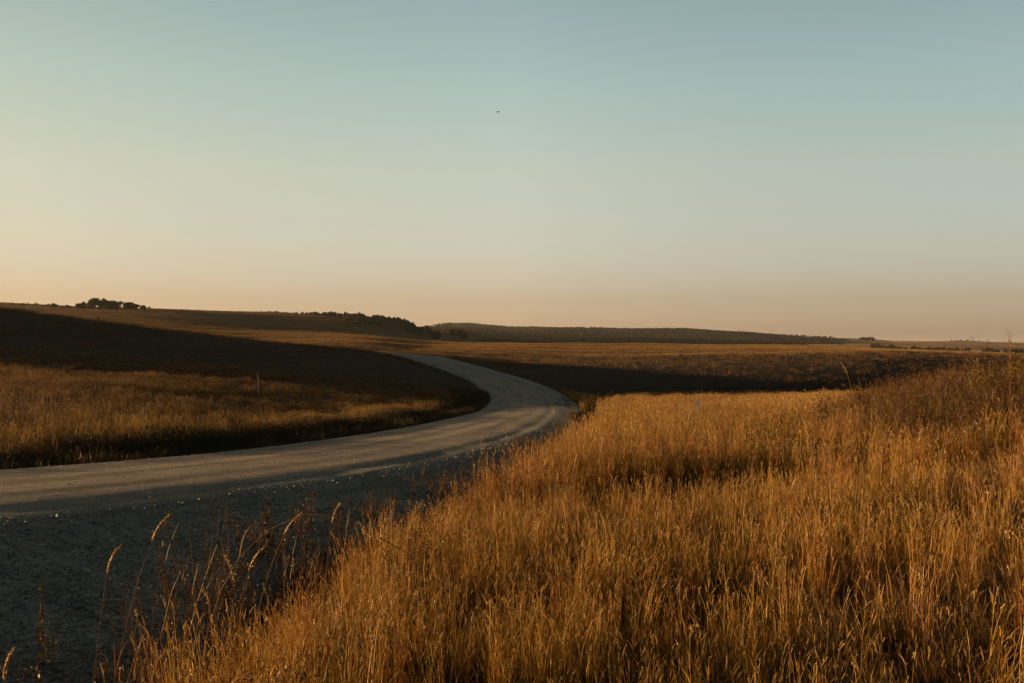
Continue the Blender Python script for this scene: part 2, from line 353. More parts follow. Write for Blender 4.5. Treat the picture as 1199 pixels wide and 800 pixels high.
def ground_material():
    m, nt, out, N, L = nodes('prairie_ground')
    geo = N('ShaderNodeNewGeometry'); pos = geo.outputs['Position']
    att = N('ShaderNodeAttribute', attribute_name='tint'); sep = N('ShaderNodeSeparateColor'); L(att.outputs['Color'], sep.inputs[0])
    far, wood, crop = sep.outputs[0], sep.outputs[1], sep.outputs[2]
    n1 = noise(N, L, pos, 3.0, 6, .65); n2 = noise(N, L, pos, .05, 5, .6); n3 = noise(N, L, pos, .006, 5, .6)
    near = ramp(N, [(.25, (.018, .012, .006)), (.5, (.034, .020, .008)), (.75, (.055, .03, .011))]); L(n1.outputs[0], near.inputs[0])
    farc = ramp(N, [(.3, (.075, .040, .012)), (.48, (.115, .06, .017)), (.62, (.14, .076, .022)), (.75, (.09, .054, .015))]); L(n2.outputs[0], farc.inputs[0])
    farv = ramp(N, [(.35, (.72, .72, .75)), (.65, (1.15, 1.1, 1.05))]); L(n3.outputs[0], farv.inputs[0])
    fc = mixc(N, L, 1.0, farc.outputs[0], farv.outputs[0], 'MULTIPLY')
    c = mixc(N, L, far, near.outputs[0], fc)
    cropc = ramp(N, [(.3, (.17, .105, .052)), (.7, (.23, .145, .075))]); L(n3.outputs[0], cropc.inputs[0])
    c = mixc(N, L, crop, c, cropc.outputs[0])
    n4 = noise(N, L, pos, .02, 6, .7)
    woodc = ramp(N, [(.35, (.020, .018, .009)), (.65, (.04, .031, .016))]); L(n4.outputs[0], woodc.inputs[0])
    c = mixc(N, L, wood, c, woodc.outputs[0])
    p = N('ShaderNodeBsdfPrincipled'); L(c, p.inputs['Base Color']); p.inputs['Roughness'].default_value = .95; p.inputs['Specular IOR Level'].default_value = .05
    hgt = math_(N, L, 'ADD', math_(N, L, 'MULTIPLY', n1.outputs[0], .08), math_(N, L, 'MULTIPLY', math_(N, L, 'MULTIPLY', noise(N, L, pos, .35, 6, .7).outputs[0], far), 2.2))
    b = N('ShaderNodeBump'); b.inputs['Strength'].default_value = 1.0; b.inputs['Distance'].default_value = 1.0; L(hgt, b.inputs['Height'])
    L(b.outputs[0], p.inputs['Normal']); L(p.outputs[0], out.inputs[0]); return m

def gravel_material():
    m, nt, out, N, L = nodes('crushed_limestone_gravel')
    geo = N('ShaderNodeNewGeometry'); pos = geo.outputs['Position']
    att = N('ShaderNodeAttribute', attribute_name='tint'); sep = N('ShaderNodeSeparateColor'); L(att.outputs['Color'], sep.inputs[0])
    loose = sep.outputs[0]; acr = sep.outputs[1]; along = sep.outputs[2]
    # stones
    v = N('ShaderNodeTexVoronoi'); v.inputs['Scale'].default_value = 36; v.inputs['Randomness'].default_value = 1; L(pos, v.inputs['Vector'])
    v2 = N('ShaderNodeTexVoronoi'); v2.inputs['Scale'].default_value = 75; L(pos, v2.inputs['Vector'])
    sv = N('ShaderNodeSeparateColor'); L(v.outputs['Color'], sv.inputs[0])
    sv2 = N('ShaderNodeSeparateColor'); L(v2.outputs['Color'], sv2.inputs[0])
    stone = ramp(N, [(0, (.14, .136, .109)), (.4, (.23, .227, .183)), (.75, (.31, .303, .245)), (1, (.40, .39, .32))]); L(sv.outputs[0], stone.inputs[0])
    fine = ramp(N, [(0, (.19, .150, .110)), (.6, (.265, .215, .158)), (1, (.40, .33, .245))]); L(sv2.outputs[0], fine.inputs[0])
    # dusty streaks drawn along the road by wheels and the grader
    cv = N('ShaderNodeCombineXYZ'); L(math_(N, L, 'MULTIPLY', acr, 26.0), cv.inputs[0]); L(math_(N, L, 'MULTIPLY', along, 30.0), cv.inputs[1])
    sn = noise(N, L, cv.outputs[0], 1.0, 6, .65)
    st = ramp(N, [(.28, (.46, .48, .52)), (.46, (.9, .91, .92)), (.72, (1.38, 1.31, 1.2))]); L(sn.outputs[0], st.inputs[0])
    big = noise(N, L, pos, .8, 5, .6); bg = ramp(N, [(.3, (.82, .82, .84)), (.7, (1.12, 1.1, 1.06))]); L(big.outputs[0], bg.inputs[0])
    trk = ramp(N, [(0, (1, 1, 1)), (.07, (1.06, 1.05, 1.03)), (.165, (.86, .87, .88)), (.21, (1.08, 1.06, 1.04)), (.255, (.84, .85, .87)), (.31, (1.12, 1.09, 1.05)), (.36, (.82, .83, .86)), (.40, (1.1, 1.08, 1.04)), (.425, (.80, .81, .84)), (.445, (1.0, .99, .97)), (.465, (.80, .81, .84)), (.485, (.98, .98, .98)), (.52, (1, 1, 1))])
    wv = N('ShaderNodeMath', operation='MULTIPLY_ADD'); L(noise(N, L, pos, .12, 3).outputs[0], wv.inputs[0]); wv.inputs[1].default_value = .05; L(acr, wv.inputs[2])
    L(math_(N, L, 'SUBTRACT', wv.outputs[0], .025), trk.inputs[0])
    c = mixc(N, L, loose, fine.outputs[0], stone.outputs[0])
    c = mixc(N, L, .8, c, trk.outputs[0], 'MULTIPLY')
    c = mixc(N, L, 1.0, c, st.outputs[0], 'MULTIPLY'); c = mixc(N, L, 1.0, c, bg.outputs[0], 'MULTIPLY')
    p = N('ShaderNodeBsdfPrincipled'); L(c, p.inputs['Base Color']); p.inputs['Roughness'].default_value = .9; p.inputs['Specular IOR Level'].default_value = .15
    h = math_(N, L, 'SUBTRACT', math_(N, L, 'MULTIPLY', math_(N, L, 'MULTIPLY', v.outputs['Distance'], loose), -.035), math_(N, L, 'MULTIPLY', v2.outputs['Distance'], .006))
    h = math_(N, L, 'ADD', h, math_(N, L, 'MULTIPLY', noise(N, L, pos, 9, 5, .7).outputs[0], .02))
    h = math_(N, L, 'ADD', h, math_(N, L, 'MULTIPLY', sn.outputs[0], .007))
    b = N('ShaderNodeBump'); b.inputs['Strength'].default_value = 1.0; b.inputs['Distance'].default_value = 1.0; L(h, b.inputs['Height'])
    L(b.outputs[0], p.inputs['Normal']); L(p.outputs[0], out.inputs[0]); return m

M['ground'] = ground_material(); M['road'] = gravel_material()
def stone_material():
    m, nt, out, N, L = nodes('loose_stone')
    oi = N('ShaderNodeObjectInfo'); r = ramp(N, [(0, (.11,.109,.088)), (.5, (.23,.226,.183)), (.85, (.26,.256,.21)), (1, (.34,.33,.27))]); L(oi.outputs['Random'], r.inputs[0])
    p = N('ShaderNodeBsdfPrincipled'); L(r.outputs[0], p.inputs['Base Color']); p.inputs['Roughness'].default_value = .9; p.inputs['Specular IOR Level'].default_value = .15
    L(p.outputs[0], out.inputs[0]); return m
M['stone'] = stone_material()

# ------------------------------------------------------------------ where woods and ploughland lie
def wood_mask(x, y):
    u = x / np.maximum(y, 1); px = u * F + 600
    n = fbm(x / 120, y / 120, 4)
    a = sstep(1600, 1750, y + 300 * n) * (1 - sstep(3900, 4300, y)) * sstep(505, 540, px) * (1 - sstep(955, 985, px + 60 * n))
    strip = sstep(632, 645, px) * (1 - sstep(712, 725, px)) * sstep(1990, 2010, y) * (1 - sstep(2120, 2140, y))
    return np.clip(a - strip, 0, 1)
def crop_mask(x, y):
    u = x / np.maximum(y, 1); px = u * F + 600
    return np.clip(sstep(1150, 1350, y) * sstep(905, 960, px + (y - 1300) * .03) * (1 - sstep(8000, 9000, y)) + sstep(632, 645, px) * (1 - sstep(712, 725, px)) * sstep(1990, 2010, y) * (1 - sstep(2120, 2140, y)), 0, 1)

# ------------------------------------------------------------------ ground sheet
def build_ground():
    ang = np.concatenate([np.linspace(-180, -52, 60, endpoint=False), np.linspace(-52, -31, 50, endpoint=False), np.linspace(-31, 31, 440, endpoint=False), np.linspace(31, 60, 50, endpoint=False), np.linspace(60, 180, 60, endpoint=False)])
    rad = np.concatenate([[.6], np.exp(np.linspace(math.log(1.0), math.log(15500), 620))])
    A, Rr = np.meshgrid(np.radians(ang), rad)
    x = (Rr * np.sin(A)).ravel(); y = (Rr * np.cos(A)).ravel()
    z = H(x, y)
    z = np.where(Rr.ravel() > 9000, z - (Rr.ravel() - 9000) * .004, z)
    na, nr = len(ang), len(rad)
    i, j = np.meshgrid(np.arange(nr - 1), np.arange(na), indexing='ij')
    j2 = (j + 1) % na
    f = np.stack([i * na + j, i * na + j2, (i + 1) * na + j2, (i + 1) * na + j], -1).reshape(-1, 4)[:, ::-1]
    v = np.stack([x, y, z], 1)
    v = np.vstack([v, [[0, 0, H(np.array([0.]), np.array([.5]))[0]]]])
    fan = [(len(v) - 1, (k + 1) % na, k) for k in range(na)]
    faces = [tuple(q) for q in f.tolist()] + [t[::-1] for t in fan]
    tint = np.zeros((len(v), 3)); d = np.maximum(y, 0)
    tint[:-1, 0] = sstep(150, 420, Rr.ravel()); tint[:-1, 1] = wood_mask(x, y); tint[:-1, 2] = crop_mask(x, y)
    o = obj('ground', new_mesh('ground', v, faces, M['ground'], tint=tint)); tag(o, kind='structure')
    return o
build_ground()

def build_road():
    sel = np.arange(0, len(RF), 1)
    P_ = RF[sel]; nn = RN[sel]
    cols = np.concatenate([np.linspace(-HALF - .75, HALF - 1.0, 24), np.linspace(HALF - .9, HALF + 1.2, 26)])
    extra = np.linspace(0.04, 1, 22)
    V = []; T = []
    for i in range(len(P_)):
        sh = float(shoulder(np.array(P_[i, 1])))
        off = np.concatenate([cols, HALF + 1.2 + extra * max(.35, sh + .75 - 1.2)])
        wob = .45 * float(fbm(np.array([RS[i] / 1.1]), np.array([3.0]), 3)[0])
        off = off + np.where(np.arange(len(off)) < 3, wob, 0)
        V.append(np.stack([P_[i, 0] + nn[i, 0] * off, P_[i, 1] + nn[i, 1] * off, P_[i, 2] + lane_profile(off, P_[i, 1])], 1))
        lo = sstep(HALF - 1.9, HALF + .7, off + .5 * float(fbm(np.array([RS[i] / 4]), np.array([9.]), 3)[0])) + .6 * sstep(-HALF + .8, -HALF - .2, off)
        T.append(np.stack([np.clip(lo, 0, 1), (off + 4) / 14, np.full(len(off), RS[i] / 400)], 1))
    nc = len(off); V = np.array(V); T = np.array(T).reshape(-1, 3)
    v = V.reshape(-1, 3)
    v[:, 2] += .010 * fbm(v[:, 0] * 1.2, v[:, 1] * 1.2, 4) + .008 * fbm(v[:, 0] * 7, v[:, 1] * 7, 2)
    # both margins sink into the soil
    e = np.zeros(nc); e[:3] = (.14, .07, .02); e[-4:] = (.02, .05, .1, .17)
    v[:, 2] -= np.tile(e, len(V))
    i, j = np.meshgrid(np.arange(len(V) - 1), np.arange(nc - 1), indexing='ij')
    f = np.stack([i * nc + j, (i + 1) * nc + j, (i + 1) * nc + j + 1, i * nc + j + 1], -1).reshape(-1, 4)[:, ::-1]
    o = obj('gravel_road', new_mesh('gravel_road', v, f, M['road'], tint=T)); tag(o, kind='structure')
build_road()

# ------------------------------------------------------------------ plant pieces
class Plant:
    def __init__(s): s.v = []; s.f = []; s.t = []; s.n = 0
    def ribbon(s, p, w, kind=0., b=None, t=None, side=None):
        """a flat tapering blade along the points p, widths w"""
        p = np.asarray(p, float); n = len(p); w = np.asarray(w, float)
        if b is None: b = random.random()
        if side is None:
            a = random.uniform(0, math.tau); side = np.array([math.cos(a), math.sin(a), 0])
        side = np.asarray(side, float)
        v = np.empty((2 * n, 3)); v[0::2] = p - side * w[:, None] / 2; v[1::2] = p + side * w[:, None] / 2
        if t is None: t = np.linspace(0, 1, n)
        tt = np.repeat(t, 2)
        s.v.append(v); s.t.append(np.stack([tt, np.full(2 * n, kind), np.full(2 * n, b)], 1))
        for i in range(n - 1):
            k = s.n + 2 * i; s.f.append((k, k + 1, k + 3, k + 2))
        s.n += 2 * n
    def tube(s, p, r, kind=0., b=None, t=None, k=5):
        p = np.asarray(p, float); n = len(p); r = np.asarray(r, float)
        if b is None: b = random.random()
        tg = np.gradient(p, axis=0); tg /= np.linalg.norm(tg, axis=1)[:, None] + 1e-9
        up = np.array([0, 0, 1.]) if abs(tg[0, 2]) < .9 else np.array([1., 0, 0])
        a = np.cross(tg, up); a /= np.linalg.norm(a, axis=1)[:, None] + 1e-9; c = np.cross(tg, a)
        th = np.arange(k) / k * math.tau
        v = (p[:, None] + r[:, None, None] * (a[:, None] * np.cos(th)[None, :, None] + c[:, None] * np.sin(th)[None, :, None])).reshape(-1, 3)
        if t is None: t = np.linspace(0, 1, n)
        s.v.append(v); s.t.append(np.stack([np.repeat(t, k), np.full(n * k, kind), np.full(n * k, b)], 1))
        for i in range(n - 1):
            for j in range(k):
                q = s.n + i * k; s.f.append((q + j, q + (j + 1) % k, q + k + (j + 1) % k, q + k + j))
        s.f.append(tuple(s.n + j for j in range(k))[::-1]); s.f.append(tuple(s.n + (n - 1) * k + j for j in range(k)))
        s.n += n * k
    def leaf(s, c, size, b=None, kind=0., aspect=.5, d=None):
        if b is None: b = random.random()
        if d is None: d = np.random.default_rng(random.randrange(1 << 30)).normal(size=3)
        d = d / (np.linalg.norm(d) + 1e-9)
        q = np.cross(d, [random.gauss(0, 1), random.gauss(0, 1), random.gauss(0, 1)]); q /= np.linalg.norm(q) + 1e-9
        v = np.array([c - d * size / 2, c + q * size * aspect / 2, c + d * size / 2, c - q * size * aspect / 2])
        s.v.append(v); s.t.append(np.tile([[.8, kind, b]], (4, 1))); s.f.append((s.n, s.n + 1, s.n + 2, s.n + 3)); s.n += 4
    def mesh(s, name, mat, smooth=True):
        return new_mesh(name, np.vstack(s.v), s.f, mat, smooth, tint=np.vstack(s.t))

def curve_pts(base, az, lean, h, n, droop=0.0, sway=0.0):
    """points of a stem that leaves base, leans towards azimuth az and bends over more towards its tip"""
    t = np.linspace(0, 1, n)
    ang = lean * (.35 + .65 * t) + droop * t**2.2
    seg = h / (n - 1)
    dx = np.sin(ang) * seg; dz = np.cos(ang) * seg
    r = np.concatenate([[0], np.cumsum(dx[:-1])]); z = np.concatenate([[0], np.cumsum(dz[:-1])])
    sw = sway * np.sin(t * 5 + az) * t
    return np.stack([base[0] + r * math.cos(az) - sw * math.sin(az), base[1] + r * math.sin(az) + sw * math.cos(az), base[2] + z], 1)

U = random.uniform
def add_stem(p, base, h, w, az=None, lean=None, head=True, segs=6):
    az = U(0, math.tau) if az is None else az
    lean = abs(random.gauss(0, .13)) if lean is None else lean
    pts = curve_pts(base, az, lean, h, segs, droop=U(0, .35), sway=.012)
    b = random.random()
    ww = np.linspace(w, w * .55, segs)
    p.ribbon(pts, ww, 0, b)
    for _ in range(random.choice((1, 2, 3, 3))):                       # dry leaves that curl off the stem
        i = random.randrange(1, segs - 2)
        a2 = U(0, math.tau); l = U(.10, .26)
        q = curve_pts(pts[i], a2, U(.3, .8), l, 4, droop=U(.6, 2.0))
        p.ribbon(q, np.array([w * .9, w * 1.1, w * .7, w * .1]), 0, random.random(), t=np.linspace(.35, .9, 4))
    if head:
        d = pts[-1] - pts[-2]; d /= np.linalg.norm(d)
        l = U(.035, .085); n = 4
        q = pts[-1] + d * np.linspace(0, l, n)[:, None] + np.array([math.cos(az), math.sin(az), -.3]) * (np.linspace(0, 1, n)**2 * l * U(0, .5))[:, None]
        hw = w * U(1.5, 3.2)
        prof = np.array([.35, 1, .8, .1]) * hw
        a = U(0, math.tau)
        p.ribbon(q, prof, 1, b, t=np.ones(n), side=(math.cos(a), math.sin(a), 0))
        p.ribbon(q, prof, 1, b, t=np.ones(n), side=(-math.sin(a), math.cos(a), 0))
        for _ in range(4):
            k = random.randrange(0, n)
            p.leaf(q[k] + np.array([U(-1, 1), U(-1, 1), U(-.5, 1)]) * hw * .8, hw * U(1.2, 2.4), kind=1, aspect=.25, d=np.array([U(-.5, .5), U(-.5, .5), 1]))

def tuft(kind):
    """one clump of bunch grass, about 0.5 m across"""
    p = Plant()
    if kind == 'near':  nst, nlf, w, rad, hs = 14, 13, .0033, .20, (.32, .64)
    if kind == 'clump': nst, nlf, w, rad, hs = 22, 14, .0034, .085, (.45, .74)
    if kind == 'farclump': nst, nlf, w, rad, hs = 16, 8, .007, .10, (.45, .72)
    if kind == 'short': nst, nlf, w, rad, hs = 4, 26, .0028, .22, (.2, .42)
    if kind == 'verge': nst, nlf, w, rad, hs = 7, 26, .0075, .30, (.2, .42)
    if kind == 'mid':   nst, nlf, w, rad, hs = 15, 14, .0046, .30, (.30, .54)
    if kind == 'midfar': nst, nlf, w, rad, hs = 14, 10, .0085, .36, (.30, .54)
    if kind == 'far':   nst, nlf, w, rad, hs = 12, 8, .020, .9, (.36, .66)
    if kind == 'thin':  nst, nlf, w, rad, hs = 3, 16, .0030, .16, (.25, .5)
    lean_az = U(0, math.tau)
    for _ in range(nst):
        a = U(0, math.tau); r = rad * math.sqrt(random.random())
        h = U(*hs) * (1.0 if random.random() < .85 else 1.18)
        add_stem(p, (r * math.cos(a), r * math.sin(a), -.03), h, w * U(.55, 1.4), lean=abs(random.gauss(0, .10)), segs=6 if kind in ('near', 'thin') else 5, head=random.random() < .8)
    for _ in range(nlf):
        a = U(0, math.tau); r = rad * math.sqrt(random.random())
        l = U(.14, .4); az = a + random.gauss(0, .9)
        pts = curve_pts((r * math.cos(a), r * math.sin(a), -.03), az, U(.02, .45), l, 5, droop=U(.2, 1.9))
        ww = w * U(.9, 1.9)
        p.ribbon(pts, ww * np.array([.8, 1, .9, .6, .08]), 0, random.random(), t=np.linspace(0, .85, 5))
    return p

def forb(h, nst, leafy=1.0, w=.004):
    """a twiggy dried weed: a few branching stems with specks of dead leaf and seed"""
    p = Plant()
    for k in range(nst):
        az = U(0, 6.3); pts = curve_pts((U(-.06, .06), U(-.06, .06), -.03), az, U(.03, .38), h * U(.65, 1.05), 7, U(-.1, .25), .02); b = random.random()
        p.ribbon(pts, np.linspace(w, w * .4, 7), 0, b); p.ribbon(pts, np.linspace(w, w * .4, 7), 0, b)
        for _ in range(8):
            i = random.randrange(2, 7); q = curve_pts(pts[i], az + U(-2, 2), U(.25, 1), h * U(.1, .28), 4, -.2, .01); p.ribbon(q, np.linspace(w * .5, w * .25, 4), 0, random.random())
            for _ in range(int(4 * leafy)): p.leaf(q[random.randrange(1, 4)] + np.array([U(-1, 1), U(-1, 1), U(-1, 1)]) * .018, U(.010, .026), aspect=.5)
    return p

# ---------------- scattering through geometry nodes (for growth nobody could count)
def scatter(name, meshes, pts, rot, scl, idx, sxy=None):
    col = bpy.data.collections.new(name + '_kinds')
    for k, me in enumerate(meshes):
        o = bpy.data.objects.new('%s_kind_%02d' % (name, k), me); col.objects.link(o)
    me = bpy.data.meshes.new(name); n = len(pts)
    me.vertices.add(n); me.vertices.foreach_set('co', np.asarray(pts, np.float32).ravel())
    a = me.attributes.new('rot', 'FLOAT_VECTOR', 'POINT'); a.data.foreach_set('vector', np.asarray(rot, np.float32).ravel())
    a = me.attributes.new('scl', 'FLOAT_VECTOR', 'POINT'); a.data.foreach_set('vector', np.asarray(scl, np.float32).ravel())
    a = me.attributes.new('kidx', 'INT', 'POINT'); a.data.foreach_set('value', np.asarray(idx, np.int32))
    o = obj(name, me)
    ng = bpy.data.node_groups.new(name + '_scatter', 'GeometryNodeTree')
    ng.interface.new_socket('Geometry', in_out='INPUT', socket_type='NodeSocketGeometry')
    ng.interface.new_socket('Geometry', in_out='OUTPUT', socket_type='NodeSocketGeometry')
    N = ng.nodes.new; gi = N('NodeGroupInput'); go = N('NodeGroupOutput')
    ci = N('GeometryNodeCollectionInfo'); ci.inputs['Collection'].default_value = col
    ci.inputs['Separate Children'].default_value = True; ci.inputs['Reset Children'].default_value = True
    ip = N('GeometryNodeInstanceOnPoints'); ip.inputs['Pick Instance'].default_value = True
    def attr(nm, t):
        q = N('GeometryNodeInputNamedAttribute'); q.data_type = t; q.inputs['Name'].default_value = nm
        return q.outputs['Attribute']
    L = ng.links.new
    L(gi.outputs[0], ip.inputs['Points']); L(ci.outputs[0], ip.inputs['Instance'])
    L(attr('kidx', 'INT'), ip.inputs['Instance Index'])
    e2r = N('FunctionNodeEulerToRotation'); L(attr('rot', 'FLOAT_VECTOR'), e2r.inputs[0]); L(e2r.outputs[0], ip.inputs['Rotation'])
    L(attr('scl', 'FLOAT_VECTOR'), ip.inputs['Scale'])
    L(ip.outputs[0], go.inputs[0])
    md = o.modifiers.new('scatter', 'NODES'); md.node_group = ng
    tag(o, kind='stuff')
    return o

def grass_ok(x, y):
    """0..1: how thickly grass grows at a spot (none on the road, little in the ditch)"""
    o, rz, ry = road_coords(x, y)
    right = o > 0
    e = np.where(right, o - HALF - shoulder(ry), -o - HALF - .3)
    e = np.where(np.isfinite(o), e, 50)
    e = e + .5 * fbm(x / 1.1, y / 1.1, 3)
    e0 = .3 + 1.15 * sstep(27, 16, ry)
    k = np.where(right, sstep(.35 + e0, 1.2 + e0, e), sstep(.0, .35, e))
    return k, e, right

def sample(n, y0, y1, umax=.66, xmin=-60, xmax=60, extra=6):
    """points spread evenly over the ground between y0 and y1 inside the view, with a margin"""
    m = int(n * 2.5)
    y = np.sqrt(rng.uniform(max(y0, 0)**2 if y0 > 0 else 0, y1**2, m)) if y0 > 5 else rng.uniform(y0, y1, m)
    half = np.maximum(y, 0) * umax + extra
    x = rng.uniform(-1, 1, m) * (half if y0 > 5 else half.max())
    keep = (np.abs(x) < half)
    x, y = x[keep][:n], y[keep][:n]
    return x, y

def lay(x, y, smin, smax, nk, tilt=.1):
    n = len(x); z = H(x, y)
    big = .86 + .75 * (fbm(x / 1.5, y / 1.5, 3) + .08) + .25 * fbm(x / 14, y / 14 + 7, 2)
    s = rng.uniform(smin, smax, n) * np.clip(big, .45, 1.3)
    rot = np.stack([rng.normal(0, tilt, n), rng.normal(0, tilt, n), rng.uniform(0, math.tau, n)], 1)
    wide = rng.uniform(.85, 1.2, n)
    return np.stack([x, y, z], 1), rot, np.stack([s * wide, s * wide, s], 1), rng.integers(0, nk, n)

def build_grass():
    random.seed(3)
    nearm = [tuft('near').mesh('near_tuft', M['gold']) for _ in range(11)] + [tuft('short').mesh('short_tuft', M['gold']) for _ in range(3)]
    x, y = sample(15500, -2, 17, extra=7)
    k, e, right = grass_ok(x, y); dens = .62 + 2.1 * fbm(x / .9, y / .9 + 3, 3)
    gap = 1 - .85 * sstep(.56, .68, fbm(x / 3.2 + 21, y / 3.2, 3) + .5)
    keep = (rng.random(len(x)) < k * gap * np.clip(dens, .12, 1)) & right & ((x * x + y * y) > 1.1**2)
    x, y = x[keep], y[keep]
    scatter('meadow_grass', nearm, *lay(x, y, .8, 1.12, 14))
    clm = [tuft('clump').mesh('clump_tuft', M['rust']) for _ in range(4)] + [tuft('clump').mesh('clump_tuft', M['gold']) for _ in range(4)]
    x, y = sample(2600, -1, 20, extra=5); k, e, right = grass_ok(x, y)
    keep = right & (k > .6) & (rng.random(len(x)) < sstep(.42, .62, fbm(x / 1.8 + 11, y / 1.8, 3) + .5)) & (x * x + y * y > 1.5)
    scatter('bunch_grass', clm, *lay(x[keep], y[keep], .85, 1.15, 8))
    fcl = [tuft('farclump').mesh('far_clump_tuft', M['rust']) for _ in range(4)] + [tuft('farclump').mesh('far_clump_tuft', M['gold']) for _ in range(3)]
    x, y = sample(9000, 18, 95, extra=5); k, e, right = grass_ok(x, y)
    keep = right & (k > .6) & (rng.random(len(x)) < sstep(.45, .65, fbm(x / 4 + 11, y / 4, 3) + .5))
    scatter('far_bunch_grass', fcl, *lay(x[keep], y[keep], .85, 1.15, 7))
    x, y = sample(9000, -1, 14, extra=5); k, e, right = grass_ok(x, y)
    keep = right & (k > .4) & (x * x + y * y > 1.2)
    thm = [tuft('short').mesh('thatch_tuft', M['thatch']) for _ in range(6)]
    scatter('dead_thatch', thm, *lay(x[keep], y[keep], .55, .95, 6, .3))
    print('near tufts', len(x))
    midm = [tuft('mid').mesh('mid_tuft', M['gold']) for _ in range(10)]
    midm += [tuft('midfar').mesh('midfar_tuft', M['gold']) for _ in range(10)]
    x, y = sample(76000, 16, 100, extra=4)
    k, e, right = grass_ok(x, y); dens = .74 + 1.5 * fbm(x / 2.0, y / 2.0 + 3, 3)
    gap = 1 - .8 * sstep(.56, .68, fbm(x / 4.5 + 21, y / 4.5, 3) + .5)
    keep = (rng.random(len(x)) < k * gap * np.clip(dens, .15, 1)) & right & (rng.random(len(x)) < 1.15 - y / 200)
    x, y = x[keep], y[keep]
    L4 = list(lay(x, y, .85, 1.2, 10)); L4[3] = L4[3] + 10 * (y + rng.normal(0, 5, len(y)) > 42)
    scatter('far_meadow_grass', midm, *L4)
    print('mid tufts', len(x))
    dunm = [tuft('mid').mesh('dun_tuft', M['dun']) for _ in range(8)]
    x, y = sample(60000, 8, 100, umax=.72, extra=10)
    k, e, right = grass_ok(x, y); dens = .66 + 2.2 * fbm(x / 7, y / 2.6 + 3, 3) + .35 * sstep(16, 4, e)
    keep = (rng.random(len(x)) < k * np.clip(dens, .05, 1) * sstep(101, 84, y)) & ~right & (e > 2.1 + .8 * fbm(x / 2.5, y / 2.5, 3))
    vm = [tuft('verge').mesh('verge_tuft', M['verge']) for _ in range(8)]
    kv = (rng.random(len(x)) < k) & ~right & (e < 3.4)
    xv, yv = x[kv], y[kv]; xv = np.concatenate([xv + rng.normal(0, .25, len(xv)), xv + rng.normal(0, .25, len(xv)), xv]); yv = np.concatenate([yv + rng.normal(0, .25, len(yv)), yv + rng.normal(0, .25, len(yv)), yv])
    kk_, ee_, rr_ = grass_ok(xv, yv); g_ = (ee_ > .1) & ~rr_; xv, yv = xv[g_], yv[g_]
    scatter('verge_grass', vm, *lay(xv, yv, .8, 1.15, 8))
    x, y = x[keep], y[keep]
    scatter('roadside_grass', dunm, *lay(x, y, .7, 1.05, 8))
    x, y = sample(26000, 8, 75, umax=.72, extra=8); k, e, right = grass_ok(x, y)
    keep = ~right & (e > 2.6) & (rng.random(len(x)) < sstep(11, 3, e + 9 * fbm(x / 8, y / 4, 3)) * .8)
    scatter('straw_roadside_grass', midm[:10], *lay(x[keep], y[keep], .8, 1.1, 10))
    print('dun tufts', len(x))
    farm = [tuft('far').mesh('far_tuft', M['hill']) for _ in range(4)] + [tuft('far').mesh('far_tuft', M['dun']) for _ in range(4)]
    x, y = sample(97000, 78, 520, umax=.62, extra=20)
    k, e, right = grass_ok(x, y); dens = .8 + 1.0 * fbm(x / 9, y / 16 + 3, 3)
    keep = (rng.random(len(x)) < k * np.clip(dens, .1, 1)) & ((rng.random(len(x)) < sstep(78, 102, y)) | (y > 102)) & ~((y < 97) & right)
    x, y = x[keep], y[keep]
    p, r_, s_, i_ = lay(x, y, .55, .85, 8, .05)
    s_[:, :2] *= 1.3
    g = 1 + sstep(150, 520, y) * 1.2
    s_[:, 0] *= g; s_[:, 1] *= g
    i_ = np.where(rng.random(len(x)) < sstep(240, 190, y + 60 * fbm(x / 20, y / 20, 3)), rng.integers(0, 4, len(x)), rng.integers(4, 8, len(x)))  # shade-darkened copy on the nearer slopes, plain dun beyond
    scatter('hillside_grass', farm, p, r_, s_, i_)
    print('far tufts', len(x))
    x, y = sample(52000, 500, 840, umax=.62, extra=20)
    keep = (x / y * F + 600 < 430) & (rng.random(len(x)) < np.clip(.8 + 1.0 * fbm(x / 14, y / 30 + 3, 3), .15, 1))
    x, y = x[keep], y[keep]; p, r_, s_, i_ = lay(x, y, .8, 1.1, 8, .05); s_[:, :2] *= 2.4; i_ = rng.integers(4, 8, len(x))
    scatter('far_slope_grass', farm, p, r_, s_, i_)
    stub = [tuft('far').mesh('stubble_tuft', M['stubble']) for _ in range(5)]
    y = np.sqrt(rng.uniform(1250**2, 2750**2, 42000)); px = rng.uniform(905, 1330, 42000); x = (px - 600) / F * y
    keep = rng.random(len(x)) < crop_mask(x, y) * (1 - wood_mask(x, y)) * np.clip(.75 + 1.1 * fbm(x / 160, y / 60, 3), .2, 1); x, y = x[keep], y[keep]
    p, r_, s_, i_ = lay(x, y, .8, 1.1, 5, .03); s_[:, :2] *= 6.5; s_[:, 2] *= 1.2
    scatter('stubble', stub, p, r_, s_, i_)
    print('stubble', len(x))
    # sparse brown weeds in the ditch beside the gravel
    thin = [tuft('short').mesh('ditch_grass', M['weed']) for _ in range(3)] + [forb(.58, 8, 1.5).mesh('ditch_forb', M['weed']) for _ in range(6)] + [tuft('thin').mesh('ditch_tuft', M['weed']) for _ in range(4)]
    x, y = sample(60000, 2, 60, extra=4)
    k, e, right = grass_ok(x, y)
    keep = right & (e > -.5) & (e < .9 + 2.4 * sstep(27, 16, y)) & (rng.random(len(x)) < .10 + .88 * sstep(-.2, .5, e) * sstep(.28, .5, fbm(x / 1.5, y / 1.5, 3) + .5))
    x, y = x[keep], y[keep]
    scatter('ditch_weeds', thin, *lay(x, y, .55, 1.05, 13, .15))
build_grass()

